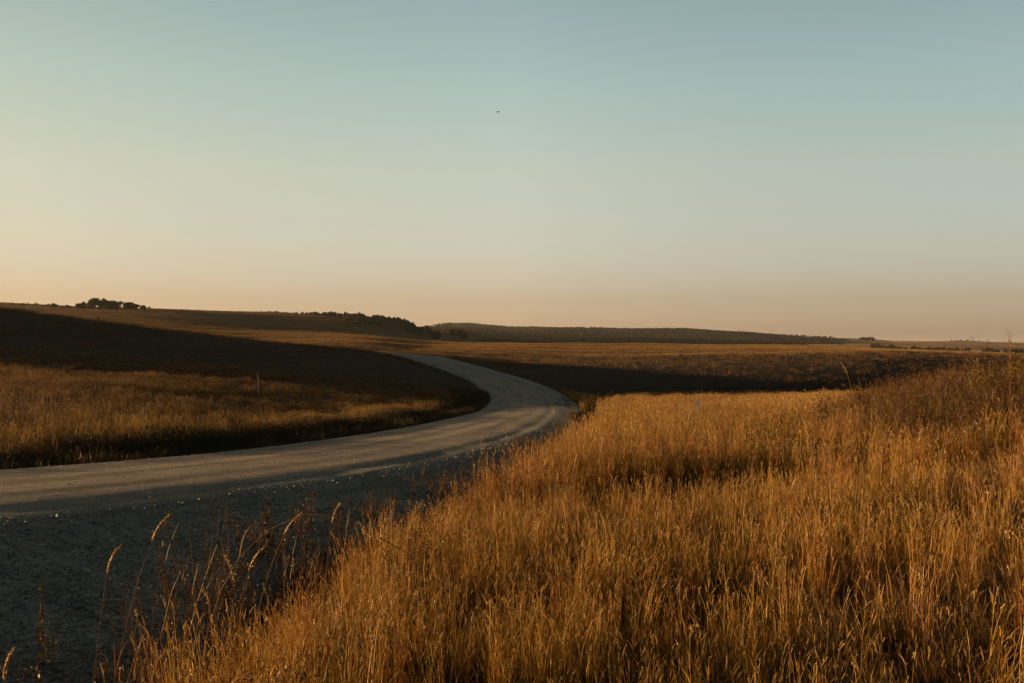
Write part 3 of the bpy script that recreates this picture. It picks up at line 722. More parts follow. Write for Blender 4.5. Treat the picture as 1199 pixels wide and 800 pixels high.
def build_edge_weeds():
    random.seed(29)
    ks = [tuft('thin').mesh('edge_tuft', M['weed']) for _ in range(4)] + [forb(.3, 6, 1.2, .003).mesh('edge_forb', M['weed']) for _ in range(4)]
    x, y = sample(40000, 3, 95, extra=3); k, e, right = grass_ok(x, y)
    keep = right & (e > -.9) & (e < .9) & (rng.random(len(x)) < .9 * sstep(.38, .6, fbm(x / 1.3 + 7, y / 1.3, 3) + .5) * sstep(-.9, .1, e))
    x, y = x[keep], y[keep]; scatter('gravel_edge_weeds', ks, *lay(x, y, .55, 1.0, 8, .15))
    x, y = sample(30000, 10, 95, umax=.72, extra=6); k, e, right = grass_ok(x, y)
    keep = ~right & (e > -.55) & (e < .35) & (rng.random(len(x)) < .8 * sstep(.45, .62, fbm(x / 1.5 + 3, y / 1.5, 3) + .5))
    x, y = x[keep], y[keep]; scatter('road_edge_grass', ks, *lay(x, y, .5, .9, 8, .15))
build_edge_weeds()

def build_brush():
    random.seed(19)
    kinds = [forb(1.25, 8, 3.0, .008).mesh('brush_forb', M['brush']) for _ in range(6)] + [forb(1.0, 7, 3.2, .008).mesh('brush_forb', M['brush_yellow']) for _ in range(3)]
    n = 12000; y = np.sqrt(rng.uniform(12.5**2, 40**2, n)); px = rng.uniform(900, 1330, n); x = (px - 600) / F * y
    near = sstep(935, 1095, px + 150 * fbm(x / 3, y / 3, 3)) * sstep(13, 18, y + 3 * fbm(x / 2 + 4, y / 2, 2)) * (1 - sstep(33, 40, y))
    keep = rng.random(n) < near * np.clip(.5 + 1.6 * fbm(x / 2.2, y / 2.2 + 9, 3), .06, .95)
    x, y, near = x[keep], y[keep], near[keep]
    p, r_, s_, i_ = lay(x, y, .75, 1.15, 9, .1); s_ *= (.44 + .46 * near)[:, None]
    scatter('brush_undergrowth', kinds, p, r_, s_, i_)
    print('brush', len(x))
    # olive weeds dotted through the golden meadow
    ol = [forb(.55, 7, 1.8, .005).mesh('meadow_forb', M['brush_yellow']) for _ in range(5)] + [forb(.6, 6, 1.5, .005).mesh('meadow_forb', M['brush']) for _ in range(3)]
    x, y = sample(5200, 1, 60, extra=3); k, e, right = grass_ok(x, y)
    keep = right & (k > .5) & (rng.random(len(x)) < .75 * sstep(.5, .68, fbm(x / 2.6 + 40, y / 2.6, 3) + .5))
    x, y = x[keep], y[keep]; scatter('meadow_weeds', ol, *lay(x, y, .7, 1.1, 8))
build_brush()

def build_stones():
    random.seed(9); ms = []
    import bmesh
    for k in range(6):
        bm = bmesh.new(); bmesh.ops.create_icosphere(bm, subdivisions=1, radius=.5)
        for v in bm.verts:
            v.co *= U(.7, 1.2); v.co.z *= .62; v.co.x *= 1.15
        me = bpy.data.meshes.new('stone'); bm.to_mesh(me); bm.free(); me.materials.append(M['stone']); ms.append(me)
    n = 360000
    y = 2 + 32 * rng.random(n)**1.6
    x = rng.uniform(-1, 1, n) * (y * .6 + 1)
    o, rz, ry = road_coords(x, y)
    sh = shoulder(ry)
    prob = sstep(HALF - .7, HALF + .3, o) * (1 - sstep(HALF + sh + .1, HALF + sh + 1.5, o)) * .95 + .05 * (np.abs(o) < HALF)
    prob = prob + .05 * ((o < -HALF + .2) & (o > -HALF - .5))
    keep = rng.random(n) < prob
    x, y, o, rz, ry = x[keep], y[keep], o[keep], rz[keep], ry[keep]
    z = rz + lane_profile(o, ry)
    n = len(x); s = np.clip(rng.lognormal(-3.85, .5, n), .009, .09)
    s = np.where(np.abs(o) < HALF - .3, np.minimum(s, .03), s)
    rot = np.stack([rng.normal(0, .4, n), rng.normal(0, .4, n), rng.uniform(0, math.tau, n)], 1)
    print('stones', n)
    scatter('gravel', ms, np.stack([x, y, z + s * .08], 1), rot, np.stack([s, s * rng.uniform(.7, 1, n), s], 1), rng.integers(0, 6, n))
build_stones()

# ------------------------------------------------------------------ trees and shrubs
def make_tree(h, spread, nleaf, leaf, seed, mat, low=.04):
    random.seed(seed)
    tr = Plant(); cr = Plant()
    pts = curve_pts((0, 0, -.2), U(0, 6), .06, h * .62, 7, .1)
    tr.tube(pts, np.linspace(h * .035, h * .012, 7), k=6)
    blobs = []
    for k in range(9):
        a = k * 2.4 + U(-.4, .4); z0 = U(.18, .55) * h; i = min(6, int(z0 / (h * .62) * 6))
        l = spread * U(.45, .95)
        q = curve_pts(pts[i], a, U(.7, 1.15), l, 4, -U(.2, .6))
        tr.tube(q, np.linspace(h * .013, h * .004, 4), k=4)
        blobs.append((q[-1], spread * U(.30, .5)))
    blobs.append((pts[-1] + np.array([0, 0, h * .14]), spread * U(.38, .5)))
    for k in range(9):
        a = U(0, math.tau); rr = spread * U(.1, .62)
        blobs.append((np.array([rr * math.cos(a), rr * math.sin(a), h * U(low + .1, .72)]), spread * U(.26, .42)))
    g = np.random.default_rng(seed)
    tot = sum(r**2 for _, r in blobs)
    for c, r in blobs:
        m = int(nleaf * r * r / tot); b0 = random.random()
        for _ in range(m):
            d = g.normal(size=3); d /= np.linalg.norm(d); rr = r * (g.random()**.4)
            q = c + d * rr * np.array([1, 1, .82])
            if q[2] > low * h * .55: cr.leaf(q, leaf * U(.6, 1.4), b=(b0 + U(-.2, .2)) % 1, aspect=.8)
    return tr.mesh('trunk', M['bark']), cr.mesh('crown', mat)

def tree_thing(name, meshes, loc, rz, sc, label, group=None, cat='tree'):
    t = thing(name, loc, label, cat, group, rz); t.scale = sc
    obj('trunk', meshes[0], t); obj('crown', meshes[1], t)
    return t

def at(px, d, sink=0.0):
    x = (px - 600) / F * d
    return (x, d, float(H(np.array([x]), np.array([float(d)]))[0]) - sink)

TREES = [make_tree(8.5, 4.8, 2200, .7, 40 + k, M['tree_leaf']) for k in range(4)]
BARE = make_tree(6, 2.2, 130, .5, 77, M['tree_leaf'], low=.45)

# the clump of trees on the far left skyline (px, distance, height factor)
clump = [(63,610,.55,'small dark tree standing apart at the end of the skyline clump'), (74,615,.62,None), (80,640,.35,None), (96,630,.72,'medium tree just left of the tall rounded skyline clump'),
         (104,650,.62,None), (111,625,1.05,'tallest rounded tree of the dark skyline clump'), (118,640,.9,None), (125,655,.95,None), (131,630,.98,'broad tree at the right shoulder of the tall skyline clump'), (137,650,.8,None),
         (150,650,.82,'rounded tree right of the dip in the skyline clump'), (157,660,.68,None), (168,665,.55,'last low tree where the skyline clump runs out onto the lit field')]
src = None
for k, (px, d, s, lb) in enumerate(clump):
    loc = at(px, d, .9); m = TREES[k % 4] if px != 74 else BARE
    lb = lb or ('sparse half bare tree with sky showing through, beside the small lone skyline tree' if px == 74 else 'dark green tree packed inside the clump on the far left skyline')
    grp = 'trees of the clump on the far left skyline'
    if src is None: src = t = tree_thing('tree', m, loc, U(0, 6), (s * 1.22, s * 1.22, s * .88), lb, grp)
    else:
        t = tree_thing('tree', m, loc, U(0, 6), (s * 1.22, s * 1.22, s * .88), lb, grp)
# low scrub along the same skyline
random.seed(21)
SCRUB = make_tree(3.0, 2.6, 420, .5, 91, M['tree_leaf'], low=.02)
first = None
for k in range(26):
    px = random.choice((U(8, 62), U(14, 60), U(78, 110), U(140, 215)))
    d = 640 + U(-15, 40) + (40 if px > 160 else 0)
    s = U(.25, .6)
    lb = 'low dark scrub bush along the skyline left of the ridge wood'
    if first is None: first = tree_thing('scrub_bush', SCRUB, at(px, d, .2), U(0, 6), (s, s, s), lb, 'scrub bushes along the left skyline', 'bush')
    else: copy_thing(first, at(px, d, .2), U(0, 6), (s * U(.8, 1.6), s, s))

# the wood along the crest of the dark middle ridge
first = None
for k in range(190):
    px = 300 + 215 * (random.random()**.7)
    d = 805 + U(-25, 50) - (90 if px > 400 else 0) * U(0, 1.0)
    s = (.2 + .42 * float(sstep(325, 440, px))) * U(.7, 1.25) * (1 if px < 480 else .85)
    lb = 'dark tree in the wood along the crest of the shaded middle ridge'
    loc = at(px, d, .3)
    t = tree_thing('ridge_tree', TREES[k % 4], loc, U(0, 6), (s * 1.1, s * 1.1, s), lb, 'trees of the wood on the middle ridge')
# dark trees in the hollow right of that ridge
for k in range(16):
    px = U(520, 545); d = U(930, 1000); s = U(.5, .8)
    tree_thing('hollow_tree', TREES[k % 4], at(px, d, .3), U(0, 6), (s * 1.2, s * 1.2, s), 'dark tree in the hollow below the end of the ridge wood', 'trees in the hollow below the ridge wood')
# copses on the pale fields to the right
def copse(n, x0, x1, d0, d1, s0, s1, name, lb, grp):
    for k in range(n):
        px = U(x0, x1); d = U(d0, d1); s = U(s0, s1)
        tree_thing(name, TREES[k % 4], at(px, d, .4), U(0, 6), (s * 1.2, s * 1.2, s), lb, grp)
copse(10, 1008, 1024, 2380, 2450, .7, 1.25, 'copse_tree', 'dark tree in the little copse alone on the pale skyline field', 'trees of the skyline copse')
copse(46, 1022, 1105, 1330, 1420, .6, 1.05, 'hedgerow_tree', 'dark tree in the long row between the dark slope and the pale fields', 'trees of the long row below the pale fields')
copse(22, 1110, 1136, 1380, 1440, .7, 1.0, 'hedgerow_tree', 'dark tree in the short row below the pale fields, after the gap', 'trees of the short row below the pale fields')
copse(30, 1153, 1215, 1400, 1480, .8, 1.15, 'hedgerow_tree', 'dark tree in the row below the pale fields behind the tall weed stalk', 'trees of the row behind the tall weed')
copse(22, 1112, 1150, 2400, 2480, .25, .42, 'copse_tree', 'dark tree in the thin strip under the skyline of the pale fields', 'trees of the strip under the skyline')
copse(14, 925, 955, 1290, 1340, .4, .7, 'hedgerow_tree', 'small dark tree in the low row just beyond the dark slope, below the ridge end', 'trees of the low row beyond the dark slope')
copse(3, 983, 990, 2300, 2350, .6, .9, 'copse_tree', 'small tree at the tip of the wooded ridge', 'trees at the tip of the wooded ridge')

# the far woodland: one mass of crowns that nobody could count
def far_woods():
    ms = [make_tree(9, 5.5, 160, 2.2, 300 + k, M['tree_leaf'], low=.02)[1] for k in range(4)]
    ms += [make_tree(9, 5.5, 160, 2.2, 310 + k, M['shadow_toned_leaf'], low=.02)[1] for k in range(4)]
    n = 60000
    y = np.sqrt(rng.uniform(1500**2, 3500**2, n)); px = rng.uniform(500, 1000, n); x = (px - 600) / F * y
    w = wood_mask(x, y); keep = rng.random(n) < w * (.85 - .75 * sstep(.05, .2, fbm(x / 300, y / 90 + 5, 3)))
    x, y = x[keep], y[keep]
    # strip of timber beyond the lit crest, valley shadow put into its leaf colour
    n2 = 5200; px2 = rng.uniform(560, 925, n2); y2 = rng.uniform(1420, 1620, n2) ; x2 = (px2 - 600) / F * y2
    k2 = rng.random(n2) < (1 - .85 * sstep(760, 925, px2))
    x = np.concatenate([x, x2[k2]]); y = np.concatenate([y, y2[k2]])
    z = H(x, y); n = len(x); s = (.66 - .2 * sstep(760, 960, x / y * F + 600)) * rng.uniform(.45, 1.35, n) * (1 + .9 * fbm(x / 130, y / 130, 3))
    print('far trees', n)
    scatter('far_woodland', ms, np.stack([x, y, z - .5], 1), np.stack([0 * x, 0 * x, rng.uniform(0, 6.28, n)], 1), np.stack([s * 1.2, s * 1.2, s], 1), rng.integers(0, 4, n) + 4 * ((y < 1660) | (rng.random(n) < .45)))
far_woods()

def make_shrub(h, spread, nst, nleaf, leaf, seed):
    random.seed(seed); g = np.random.default_rng(seed)
    st = Plant(); fo = Plant()
    for k in range(nst):
        az = U(0, math.tau); pts = curve_pts((U(-.12, .12) * spread, U(-.12, .12) * spread, -.05), az, U(.05, .62), h * U(.65, 1.02), 8, U(-.1, .3), .03)
        b = random.random(); st.ribbon(pts, np.linspace(.012, .003, 8), 0, b); st.ribbon(pts, np.linspace(.012, .003, 8), 0, b)
        for _ in range(9):
            i = random.randrange(2, 8); q = curve_pts(pts[i], az + U(-2, 2), U(.3, 1.1), h * U(.12, .34), 5, U(-.3, .3), .02)
            st.ribbon(q, np.linspace(.005, .0018, 5), 0, b)
            for _ in range(max(1, nleaf // (nst * 9))):
                c = q[random.randrange(1, 5)] + g.normal(0, .035, 3)
                fo.leaf(c, leaf * U(.5, 1.5), aspect=U(.3, .6))
    return st.mesh('stems', M['twig']), fo

def shrub(px, d, h, spread, nst, nleaf, leaf, seed, mat, label, grp=None, sink=0.0):
    stm, fo = make_shrub(h, spread, nst, nleaf, leaf, seed)
    t = thing('shrub', at(px, d, sink), label, 'shrub', grp, U(0, 6))
    obj('stems', stm, t); obj('foliage', fo.mesh('foliage', M[mat]), t)
    return t
shrub(1010, 24, 1.25, 1.0, 22, 1500, .045, 501, 'shrub_leaf', 'low brown shrub at the near end of the brush where the open golden meadow begins')
shrub(1050, 27, 1.32, 1.0, 24, 1500, .045, 502, 'shrub_leaf', 'brown shrub with dark hollow beside the near end of the brush')
shrub(1085, 22, 1.22, 1.1, 24, 1700, .045, 503, 'shrub_leaf', 'rounded rusty brown shrub in the middle of the right hand brush')
shrub(1120, 28, 1.44, 1.1, 26, 1600, .045, 504, 'shrub_leaf', 'tall brown shrub at the back of the brush under the thin reddish sapling')
shrub(1150, 20, 1.25, 1.1, 24, 1800, .045, 505, 'yellow_leaf', 'bright yellow leaved shrub low in front of the brown brush')
shrub(1172, 25, 1.40, 1.1, 26, 1700, .045, 506, 'shrub_leaf', 'tall dense brown shrub beside the tall pale weed stalk')
shrub(1208, 21, 1.40, 1.1, 26, 1800, .045, 507, 'yellow_leaf', 'yellowish shrub cut by the frame at the right end of the brush')
shrub(965, 21, .95, .9, 20, 1200, .04, 508, 'shrub_leaf', 'small olive brown shrub in the golden meadow, outlying from the brush')
shrub(1195, 30, 1.50, 1.2, 26, 1600, .05, 509, 'shrub_leaf', 'tallest dark brown shrub at the back of the right end of the brush')
shrub(690, 51, 1.45, 1.7, 30, 1700, .08, 510, 'dark_leaf', 'dark round shrub on the gravel edge at the outside of the bend')
shrub(677, 49, .95, 1.4, 24, 1200, .08, 511, 'dark_leaf', 'low dark shrub between the bend of the road and the rounder shrub')

# ------------------------------------------------------------------ single plants that stand out
def stalk(px, py_tip, d, h, az, lean, droop, label, head='spike', mat='stalk', w=.0045, hl=.13):
    """a tall weed or grass stalk, its tip near the given picture row"""
    loc = at(px, d, .05)
    t = thing('grass_stalk', loc, label, 'grass stalk')
    st = Plant(); n = 10
    pts = curve_pts((0, 0, 0), az, lean, h, n, droop, .02)
    want = -(py_tip - HY) / F * d - loc[2] - (hl * .8 if head == 'spike' and droop < 1 else 0)     # as tall as it stands in the field
    h = h * want / pts[:, 2].max(); pts = curve_pts((0, 0, 0), az, lean, h, n, droop, .02)
    st.tube(pts, np.linspace(w / 2, w / 4.5, n), 0, .5, k=5)
    obj('stem', st.mesh('stem', M[mat]), t)
    hd = Plant(); d0 = pts[-1] - pts[-2]; d0 /= np.linalg.norm(d0)
    if head == 'spike':
        m = 9; q = pts[-1] + d0 * np.linspace(-.01, hl, m)[:, None] + np.array([math.cos(az), math.sin(az), -.35]) * (np.linspace(0, 1, m)**2 * hl * .28)[:, None]
        r = np.array([.15, .7, 1, 1, .95, .85, .65, .4, .08]) * .0052
        hd.tube(q, r, 1, .5, t=np.ones(m), k=6)
        for _ in range(90):
            i = random.randrange(0, m - 1); a = U(0, math.tau)
            c = q[i] + (q[i + 1] - q[i]) * random.random() + np.array([math.cos(a), math.sin(a), 0]) * .005
            hd.leaf(c, U(.012, .024), kind=1, aspect=.22, d=d0 + np.array([math.cos(a), math.sin(a), 0]) * .45)
    else:
        for _ in range(150):
            f = random.random(); q_ = (n - 1) * (1 - .36 * f); i = min(n - 2, int(q_)); a = U(0, math.tau)
            c = pts[i] + (pts[i + 1] - pts[i]) * (q_ - i) + np.array([math.cos(a), math.sin(a), U(-1, 1)]) * .011 * (.5 + .8 * math.sin(f * 3.0)) * U(.3, 1)
            hd.leaf(c, U(.012, .028), kind=0, aspect=.5)
    obj('seed_head', hd.mesh('seed_head', M[mat]), t)
    lv = Plant()
    for _ in range(3):
        i = random.randrange(1, 6)
        q = curve_pts(pts[i], U(0, 6.28), U(.25, .7), U(.16, .3), 6, U(.5, 1.6)); lv.ribbon(q, np.array([.004, .006, .0055, .0045, .003, .0005]), 0, random.random())
    obj('leaf', lv.mesh('leaf', M[mat]), t)
    return t
random.seed(33)
stalk(112, 603, 4.6, .98, 0, .19, .22, 'tallest golden grass stalk arching right over the dark gravel at the lower left')
stalk(97, 640, 4.6, .88, 0, .1, .1, 'straight golden grass stalk with a long spike, just left of the tallest arching stalk')
stalk(44, 685, 4.4, .78, 0, .02, .02, 'reddish feathery weed standing upright over the gravel near the left edge', 'fluff', 'weed')
stalk(232, 602, 5.3, .92, 0, .12, 2.6, 'grass stalk with its tip hooked over and hanging down')
stalk(312, 580, 5.6, 1.08, 0, .02, .02, 'upright weed with a dark lumpy seed head above the ditch', 'fluff', 'weed')
stalk(286, 600, 5.5, 1.05, 0, .3, .2, 'golden stalk leaning right across the dark headed weed')
stalk(252, 640, 5.0, .8, 0, .25, .1, 'golden stalk leaning right with a drooping dry leaf, between the hooked and the leaning ones')
stalk(284, 652, 5.2, .72, 3.1, .06, .05, 'short upright straw stalk in front of the leaning golden stalk')
stalk(376, 590, 6.4, .95, 0, .12, .05, 'thin stalk rising alone over the dark ditch where the gravel narrows')
stalk(2, 760, 4.0, .62, 0, .02, .02, 'short straw stalk cut by the left edge of the frame')
stalk(62, 745, 4.1, .62, 2.6, .5, .1, 'short stalk leaning left with a stubby pale tip in the lower left corner')
stalk(672, 478, 33, 1.25, 0, .03, .05, 'slim yellow stalk standing up against the gravel of the bend', 'fluff', 'stalk', .02)
stalk(941, 600, 9, 1.15, 3.14, .12, .1, 'thick rust coloured grass stalk standing above the meadow', 'spike', 'stalk', .009, .22)
stalk(1008, 425, 16, 1.25, 3.14, .12, .2, 'pale bent stalk rising in front of the dark slope at the left of the brush', 'spike', 'stalk', .008, .2)
# tall branching weed against the sky at the right
random.seed(35)
t = thing('tall_weed', at(1183, 17), 'tall thin branching weed rising above the skyline at the right', 'weed')
st = Plant(); hd = Plant()
pts = curve_pts((0, 0, 0), 1.2, .03, 1.78, 14, .03, .015); st.tube(pts, np.linspace(.005, .002, 14), 0, .4, k=5)
for k in range(13):
    i = random.randrange(8, 13); q = curve_pts(pts[i], U(0, 6.3), U(.25, .7), U(.14, .42), 6, -.2); st.tube(q, np.linspace(.003, .0015, 6), 0, .4, k=4)
    for _ in range(9): hd.leaf(q[-1] + np.array([U(-1, 1), U(-1, 1), U(-1, 1)]) * .025, U(.010, .024), aspect=.6)
obj('stem', st.mesh('stem', M['stalk']), t); obj('seed_head', hd.mesh('seed_head', M['weed']), t)
t = thing('sapling', at(1141, 24), 'thin reddish sapling with bare twigs poking above the brush', 'sapling')
st = Plant(); lf = Plant()
for k in range(7):
    pts = curve_pts((U(-.1, .1), U(-.1, .1), 0), U(0, 6.3), U(.03, .25), U(1.3, 1.8), 9, .1, .03); st.tube(pts, np.linspace(.008, .002, 9), 0, .4, k=4)
    for _ in range(8):
        i = random.randrange(4, 9); q = curve_pts(pts[i], U(0, 6.3), U(.3, 1), U(.1, .35), 5, -.2); st.ribbon(q, np.linspace(.005, .002, 5), 0, .5)
        for _ in range(4): lf.leaf(q[-1] + np.array([U(-1, 1), U(-1, 1), U(-1, 1)]) * .04, U(.025, .05), aspect=.5)
obj('stems', st.mesh('stems', M['twig']), t); obj('foliage', lf.mesh('foliage', M['weed']), t)

# bushy brown weeds by the ditch
def bushy_weed(px, d, top, seed, label):
    random.seed(seed); t = thing('dried_weed', at(px, d, .03), label, 'dried weed')
    h = (-(top - HY) / F * d - t.location.z) * 1.08
    st = Plant(); sd = Plant()
    for k in range(16):
        az = U(0, 6.3); pts = curve_pts((U(-.12, .12), U(-.05, .05), 0), az, U(.03, .4), h * U(.7, 1), 8, U(-.1, .2), .02); st.ribbon(pts, np.linspace(.005, .002, 8), 0, random.random())
        for _ in range(9):
            i = random.randrange(3, 8); q = curve_pts(pts[i], az + U(-2, 2), U(.3, 1), h * U(.08, .25), 5, -.2, .01); st.ribbon(q, np.linspace(.0028, .0012, 5), 0, random.random())
            for _ in range(5): sd.leaf(q[random.randrange(2, 5)] + np.array([U(-1, 1), U(-1, 1), U(-1, 1)]) * .012, U(.006, .014), aspect=.6)
    obj('stems', st.mesh('stems', M['weed']), t); obj('seed_head', sd.mesh('seed_head', M['weed']), t)
bushy_weed(215, 5.6, 640, 61, 'bushy brown weed spreading in front of the gravel, left of the hooked stalk')
bushy_weed(180, 5.0, 690, 62, 'lower twiggy brown weed at the left foot of the bushy one')
bushy_weed(262, 6.0, 645, 63, 'twiggy brown weed behind the hooked stalk')
bushy_weed(345, 7.2, 640, 64, 'small brown weed in the ditch right of the dark headed stalk')
bushy_weed(412, 9.5, 598, 65, 'brown weed glowing at its top on the far side of the dark ditch')
bushy_weed(455, 12.5, 582, 66, 'reddish weed clump on the gravel edge beyond the ditch')

# ------------------------------------------------------------------ small made things
import bmesh
def box_mesh(name, boxes, mat, bevel=.0):
    bm = bmesh.new()
    for (cx, cy, cz), (sx, sy, sz) in boxes:
        r = bmesh.ops.create_cube(bm, size=1); vs = r['verts']
        for v in vs: v.co = (v.co.x * sx + cx, v.co.y * sy + cy, v.co.z * sz + cz)
    if bevel: bmesh.ops.bevel(bm, geom=list(bm.edges), offset=bevel, segments=2, affect='EDGES')
    me = bpy.data.meshes.new(name); bm.to_mesh(me); bm.free(); me.materials.append(mat); return me
def cyl_mesh(name, r0, r1, z0, z1, mat, seg=12, rings=6, wob=0.0):
    p = Plant(); pts = np.stack([wob * np.sin(np.linspace(0, 4, rings)), wob * np.cos(np.linspace(0, 3, rings)), np.linspace(z0, z1, rings)], 1)
    p.tube(pts, np.linspace(r0, r1, rings), k=seg); return p.mesh(name, mat)

# the marker in the meadow: a pale metal plate facing the road on a slim post
lx, ly, lz = at(817, 36)
t = thing('marker_sign', (lx, ly, lz), 'small pale roadside marker plate on a slim post in the golden meadow', 'marker sign', rz=R(-14))
obj('post', cyl_mesh('post', .018, .017, -.2, .80, M['galv']), t)
pl = obj('plate', box_mesh('plate', [((0, -.032, .69), (.15, .010, .24))], M['galv'], .003), t)
obj('bracket', box_mesh('bracket', [((0, -.022, .76), (.05, .016, .02)), ((0, -.022, .62), (.05, .016, .02))], M['galv']), t)

t = thing('fence_post', at(303, 67), 'weathered wooden post standing alone in the meadow under the dark hill', 'post')
obj('shaft', cyl_mesh('shaft', .034, .030, -.3, 1.75, M['wood'], 10, 8, .014), t)
obj('wire_staple', box_mesh('wire_staple', [((.04, 0, 1.62), (.02, .04, .012)), ((.04, 0, 1.3), (.02, .04, .012))], M['galv']), t)

# white farm building in the far wooded ridge
bx, by, bz = at(923, 2480)
t = thing('barn', (bx, by, bz + .4), 'tiny pale barn standing among the trees of the wooded far ridge', 'barn', rz=R(20)); t.scale = (.62, .62, .62)
bm = bmesh.new(); w, l, hh, rg = 5, 9, 6, 9.5
vs = [bm.verts.new(c) for c in ((-w,-l,-3),(w,-l,-3),(w,l,-3),(-w,l,-3),(-w,-l,hh),(w,-l,hh),(w,l,hh),(-w,l,hh),(0,-l,rg),(0,l,rg))]
for f in ((0,1,5,8,4),(2,3,7,9,6),(1,2,6,5),(3,0,4,7),(3,2,1,0),(4,8,9,7),(8,5,6,9)): bm.faces.new([vs[i] for i in f])
me = bpy.data.meshes.new('walls'); bm.to_mesh(me); bm.free(); me.materials.append(M['white']); obj('wall', me, t)
bm = bmesh.new()
vs = [bm.verts.new(c) for c in ((-w-.6,-l-.6,hh-.3),(0,-l-.6,rg+.15),(w+.6,-l-.6,hh-.3),(-w-.6,l+.6,hh-.3),(0,l+.6,rg+.15),(w+.6,l+.6,hh-.3))]
vt = [bm.verts.new((v.co.x, v.co.y, v.co.z + .25)) for v in vs]
for a, b in ((0,1),(1,2)):
    bm.faces.new((vt[a], vt[b], vt[b+3], vt[a+3])); bm.faces.new((vs[b], vs[a], vs[a+3], vs[b+3]))
    bm.faces.new((vs[a], vs[b], vt[b], vt[a])); bm.faces.new((vs[b+3], vs[a+3], vt[a+3], vt[b+3]))
bm.faces.new((vs[0], vt[0], vt[3], vs[3])); bm.faces.new((vs[2], vs[5], vt[5], vt[2]))
me = bpy.data.meshes.new('roof'); bm.to_mesh(me); bm.free(); me.materials.append(M['roof']); obj('roof', me, t)
obj('door', box_mesh('door', [((0, -l - .06, -.8), (3.2, .12, 4.2))], M['dark']), t)

# lattice mast on the far ridge
mx, my, mz = at(907, 2500)
t = thing('radio_mast', (mx, my, mz), 'hair thin mast rising from the far wooded ridge near its right end', 'mast')
p = Plant()
for a in (0, 2.094, 4.189): p.tube([(1.1 * math.cos(a), 1.1 * math.sin(a), 0), (.5 * math.cos(a), .5 * math.sin(a), 12), (.2 * math.cos(a), .2 * math.sin(a), 26)], [.12, .1, .08], k=5)
for k in range(12):
    for i in range(3):
        a, b = i * 2.094, (i + 1) * 2.094; r0 = 1.1 - .034 * k * 2.1; r1 = 1.1 - .034 * (k + 1) * 2.1
        p.tube([(r0 * math.cos(a), r0 * math.sin(a), k * 2.1), (r1 * math.cos(b), r1 * math.sin(b), (k + 1) * 2.1)], [.05, .05], k=4)
obj('lattice', p.mesh('lattice', M['galv']), t)

# lone dark bush out on the lit far-left field
tree_thing('field_bush', SCRUB, at(115, 470, .1), 0, (.42, .42, .4), 'lone dark bush on the lit slope below the skyline clump', None, 'bush')

# the bird, wings half raised, gliding to the right
def bird():
    d = 75.0; x = (584 - 600) / F * d; z = d * (HY - 131) / F
    me = bpy.data.meshes.new('bird')
    sk = [((.17, 0, .01), .012), ((.12, 0, .015), .030), ((.03, 0, 0), .042), ((-.08, 0, -.005), .028), ((-.18, 0, 0), .022), ((-.25, 0, .002), .03)]
    v = [s[0] for s in sk]; r = [s[1] for s in sk]; e = [(i, i + 1) for i in range(5)]
    bm = bmesh.new()
    p = Plant(); p.tube(v, r, k=8)
    allv = np.vstack(p.v); 
    wv = []; wf = []
    for s in (1, -1):
        prof = [(.10, .02, .02, .02), (.11, .13, .075, .016), (.06, .26, .07, .010), (-.02, .40, .01, .006)]   # leading x, span, z, thickness
        ch = (.17, .15, .12, .03)
        for (lx, sp, zz, th), c in zip(prof, ch):
            wv += [(lx, s * sp, zz + th / 2), (lx - c * .4, s * sp, zz + th), (lx - c, s * sp, zz), (lx - c * .4, s * sp, zz - th * .4)]
        o = len(wv) - 16
        for i in range(3):
            for j in range(4):
                a = o + i * 4 + j; b = o + i * 4 + (j + 1) % 4; wf.append((a, b, b + 4, a + 4))
        wf.append((o + 12, o + 13, o + 14, o + 15))
    n0 = len(allv); faces = p.f + [tuple(i + n0 for i in f) for f in wf]
    o = obj('bird', new_mesh('bird', np.vstack([allv, np.array(wv)]), faces, M['bird']))
    o.location = (x, d, z); o.rotation_euler = (R(18), R(-5), R(20)); o.scale = (.62, .62, .62)
    tag(o, 'small dark bird gliding high in the empty sky', 'bird')
bird()

# ------------------------------------------------------------------ air
HAZE = True
if HAZE:
    me = box_mesh('haze', [((0, 7000, 0), (19000, 17600, 1))], M['white'])
    zs = (-130.0, 95.0)
    for v in me.vertices: v.co.z = zs[1] if v.co.z > 0 else zs[0]
    m, nt, out, N, L = nodes('haze_air')
    pv = N('ShaderNodeVolumePrincipled'); pv.inputs['Color'].default_value = (.9, .88, .85, 1); pv.inputs['Density'].default_value = 3.2e-5; pv.inputs['Anisotropy'].default_value = .3
    L(pv.outputs[0], out.inputs['Volume']); me.materials.clear(); me.materials.append(m)
    hz = obj('haze', me); tag(hz, kind='stuff')

# ------------------------------------------------------------------ light, sky, camera
w = bpy.data.worlds.new('World'); scene.world = w; w.use_nodes = True
nt = w.node_tree; nt.nodes.clear(); N = nt.nodes.new; L = nt.links.new
sky = N('ShaderNodeTexSky'); sky.sky_type = 'NISHITA'; sky.sun_disc = False
sky.sun_elevation = R(SUN_EL); sky.sun_rotation = R(SUN_AZ); sky.ozone_density = 1.0; sky.air_density = 1.0; sky.dust_density = 1.0
tc = N('ShaderNodeTexCoord'); sx = N('ShaderNodeSeparateXYZ'); L(tc.outputs['Generated'], sx.inputs[0])
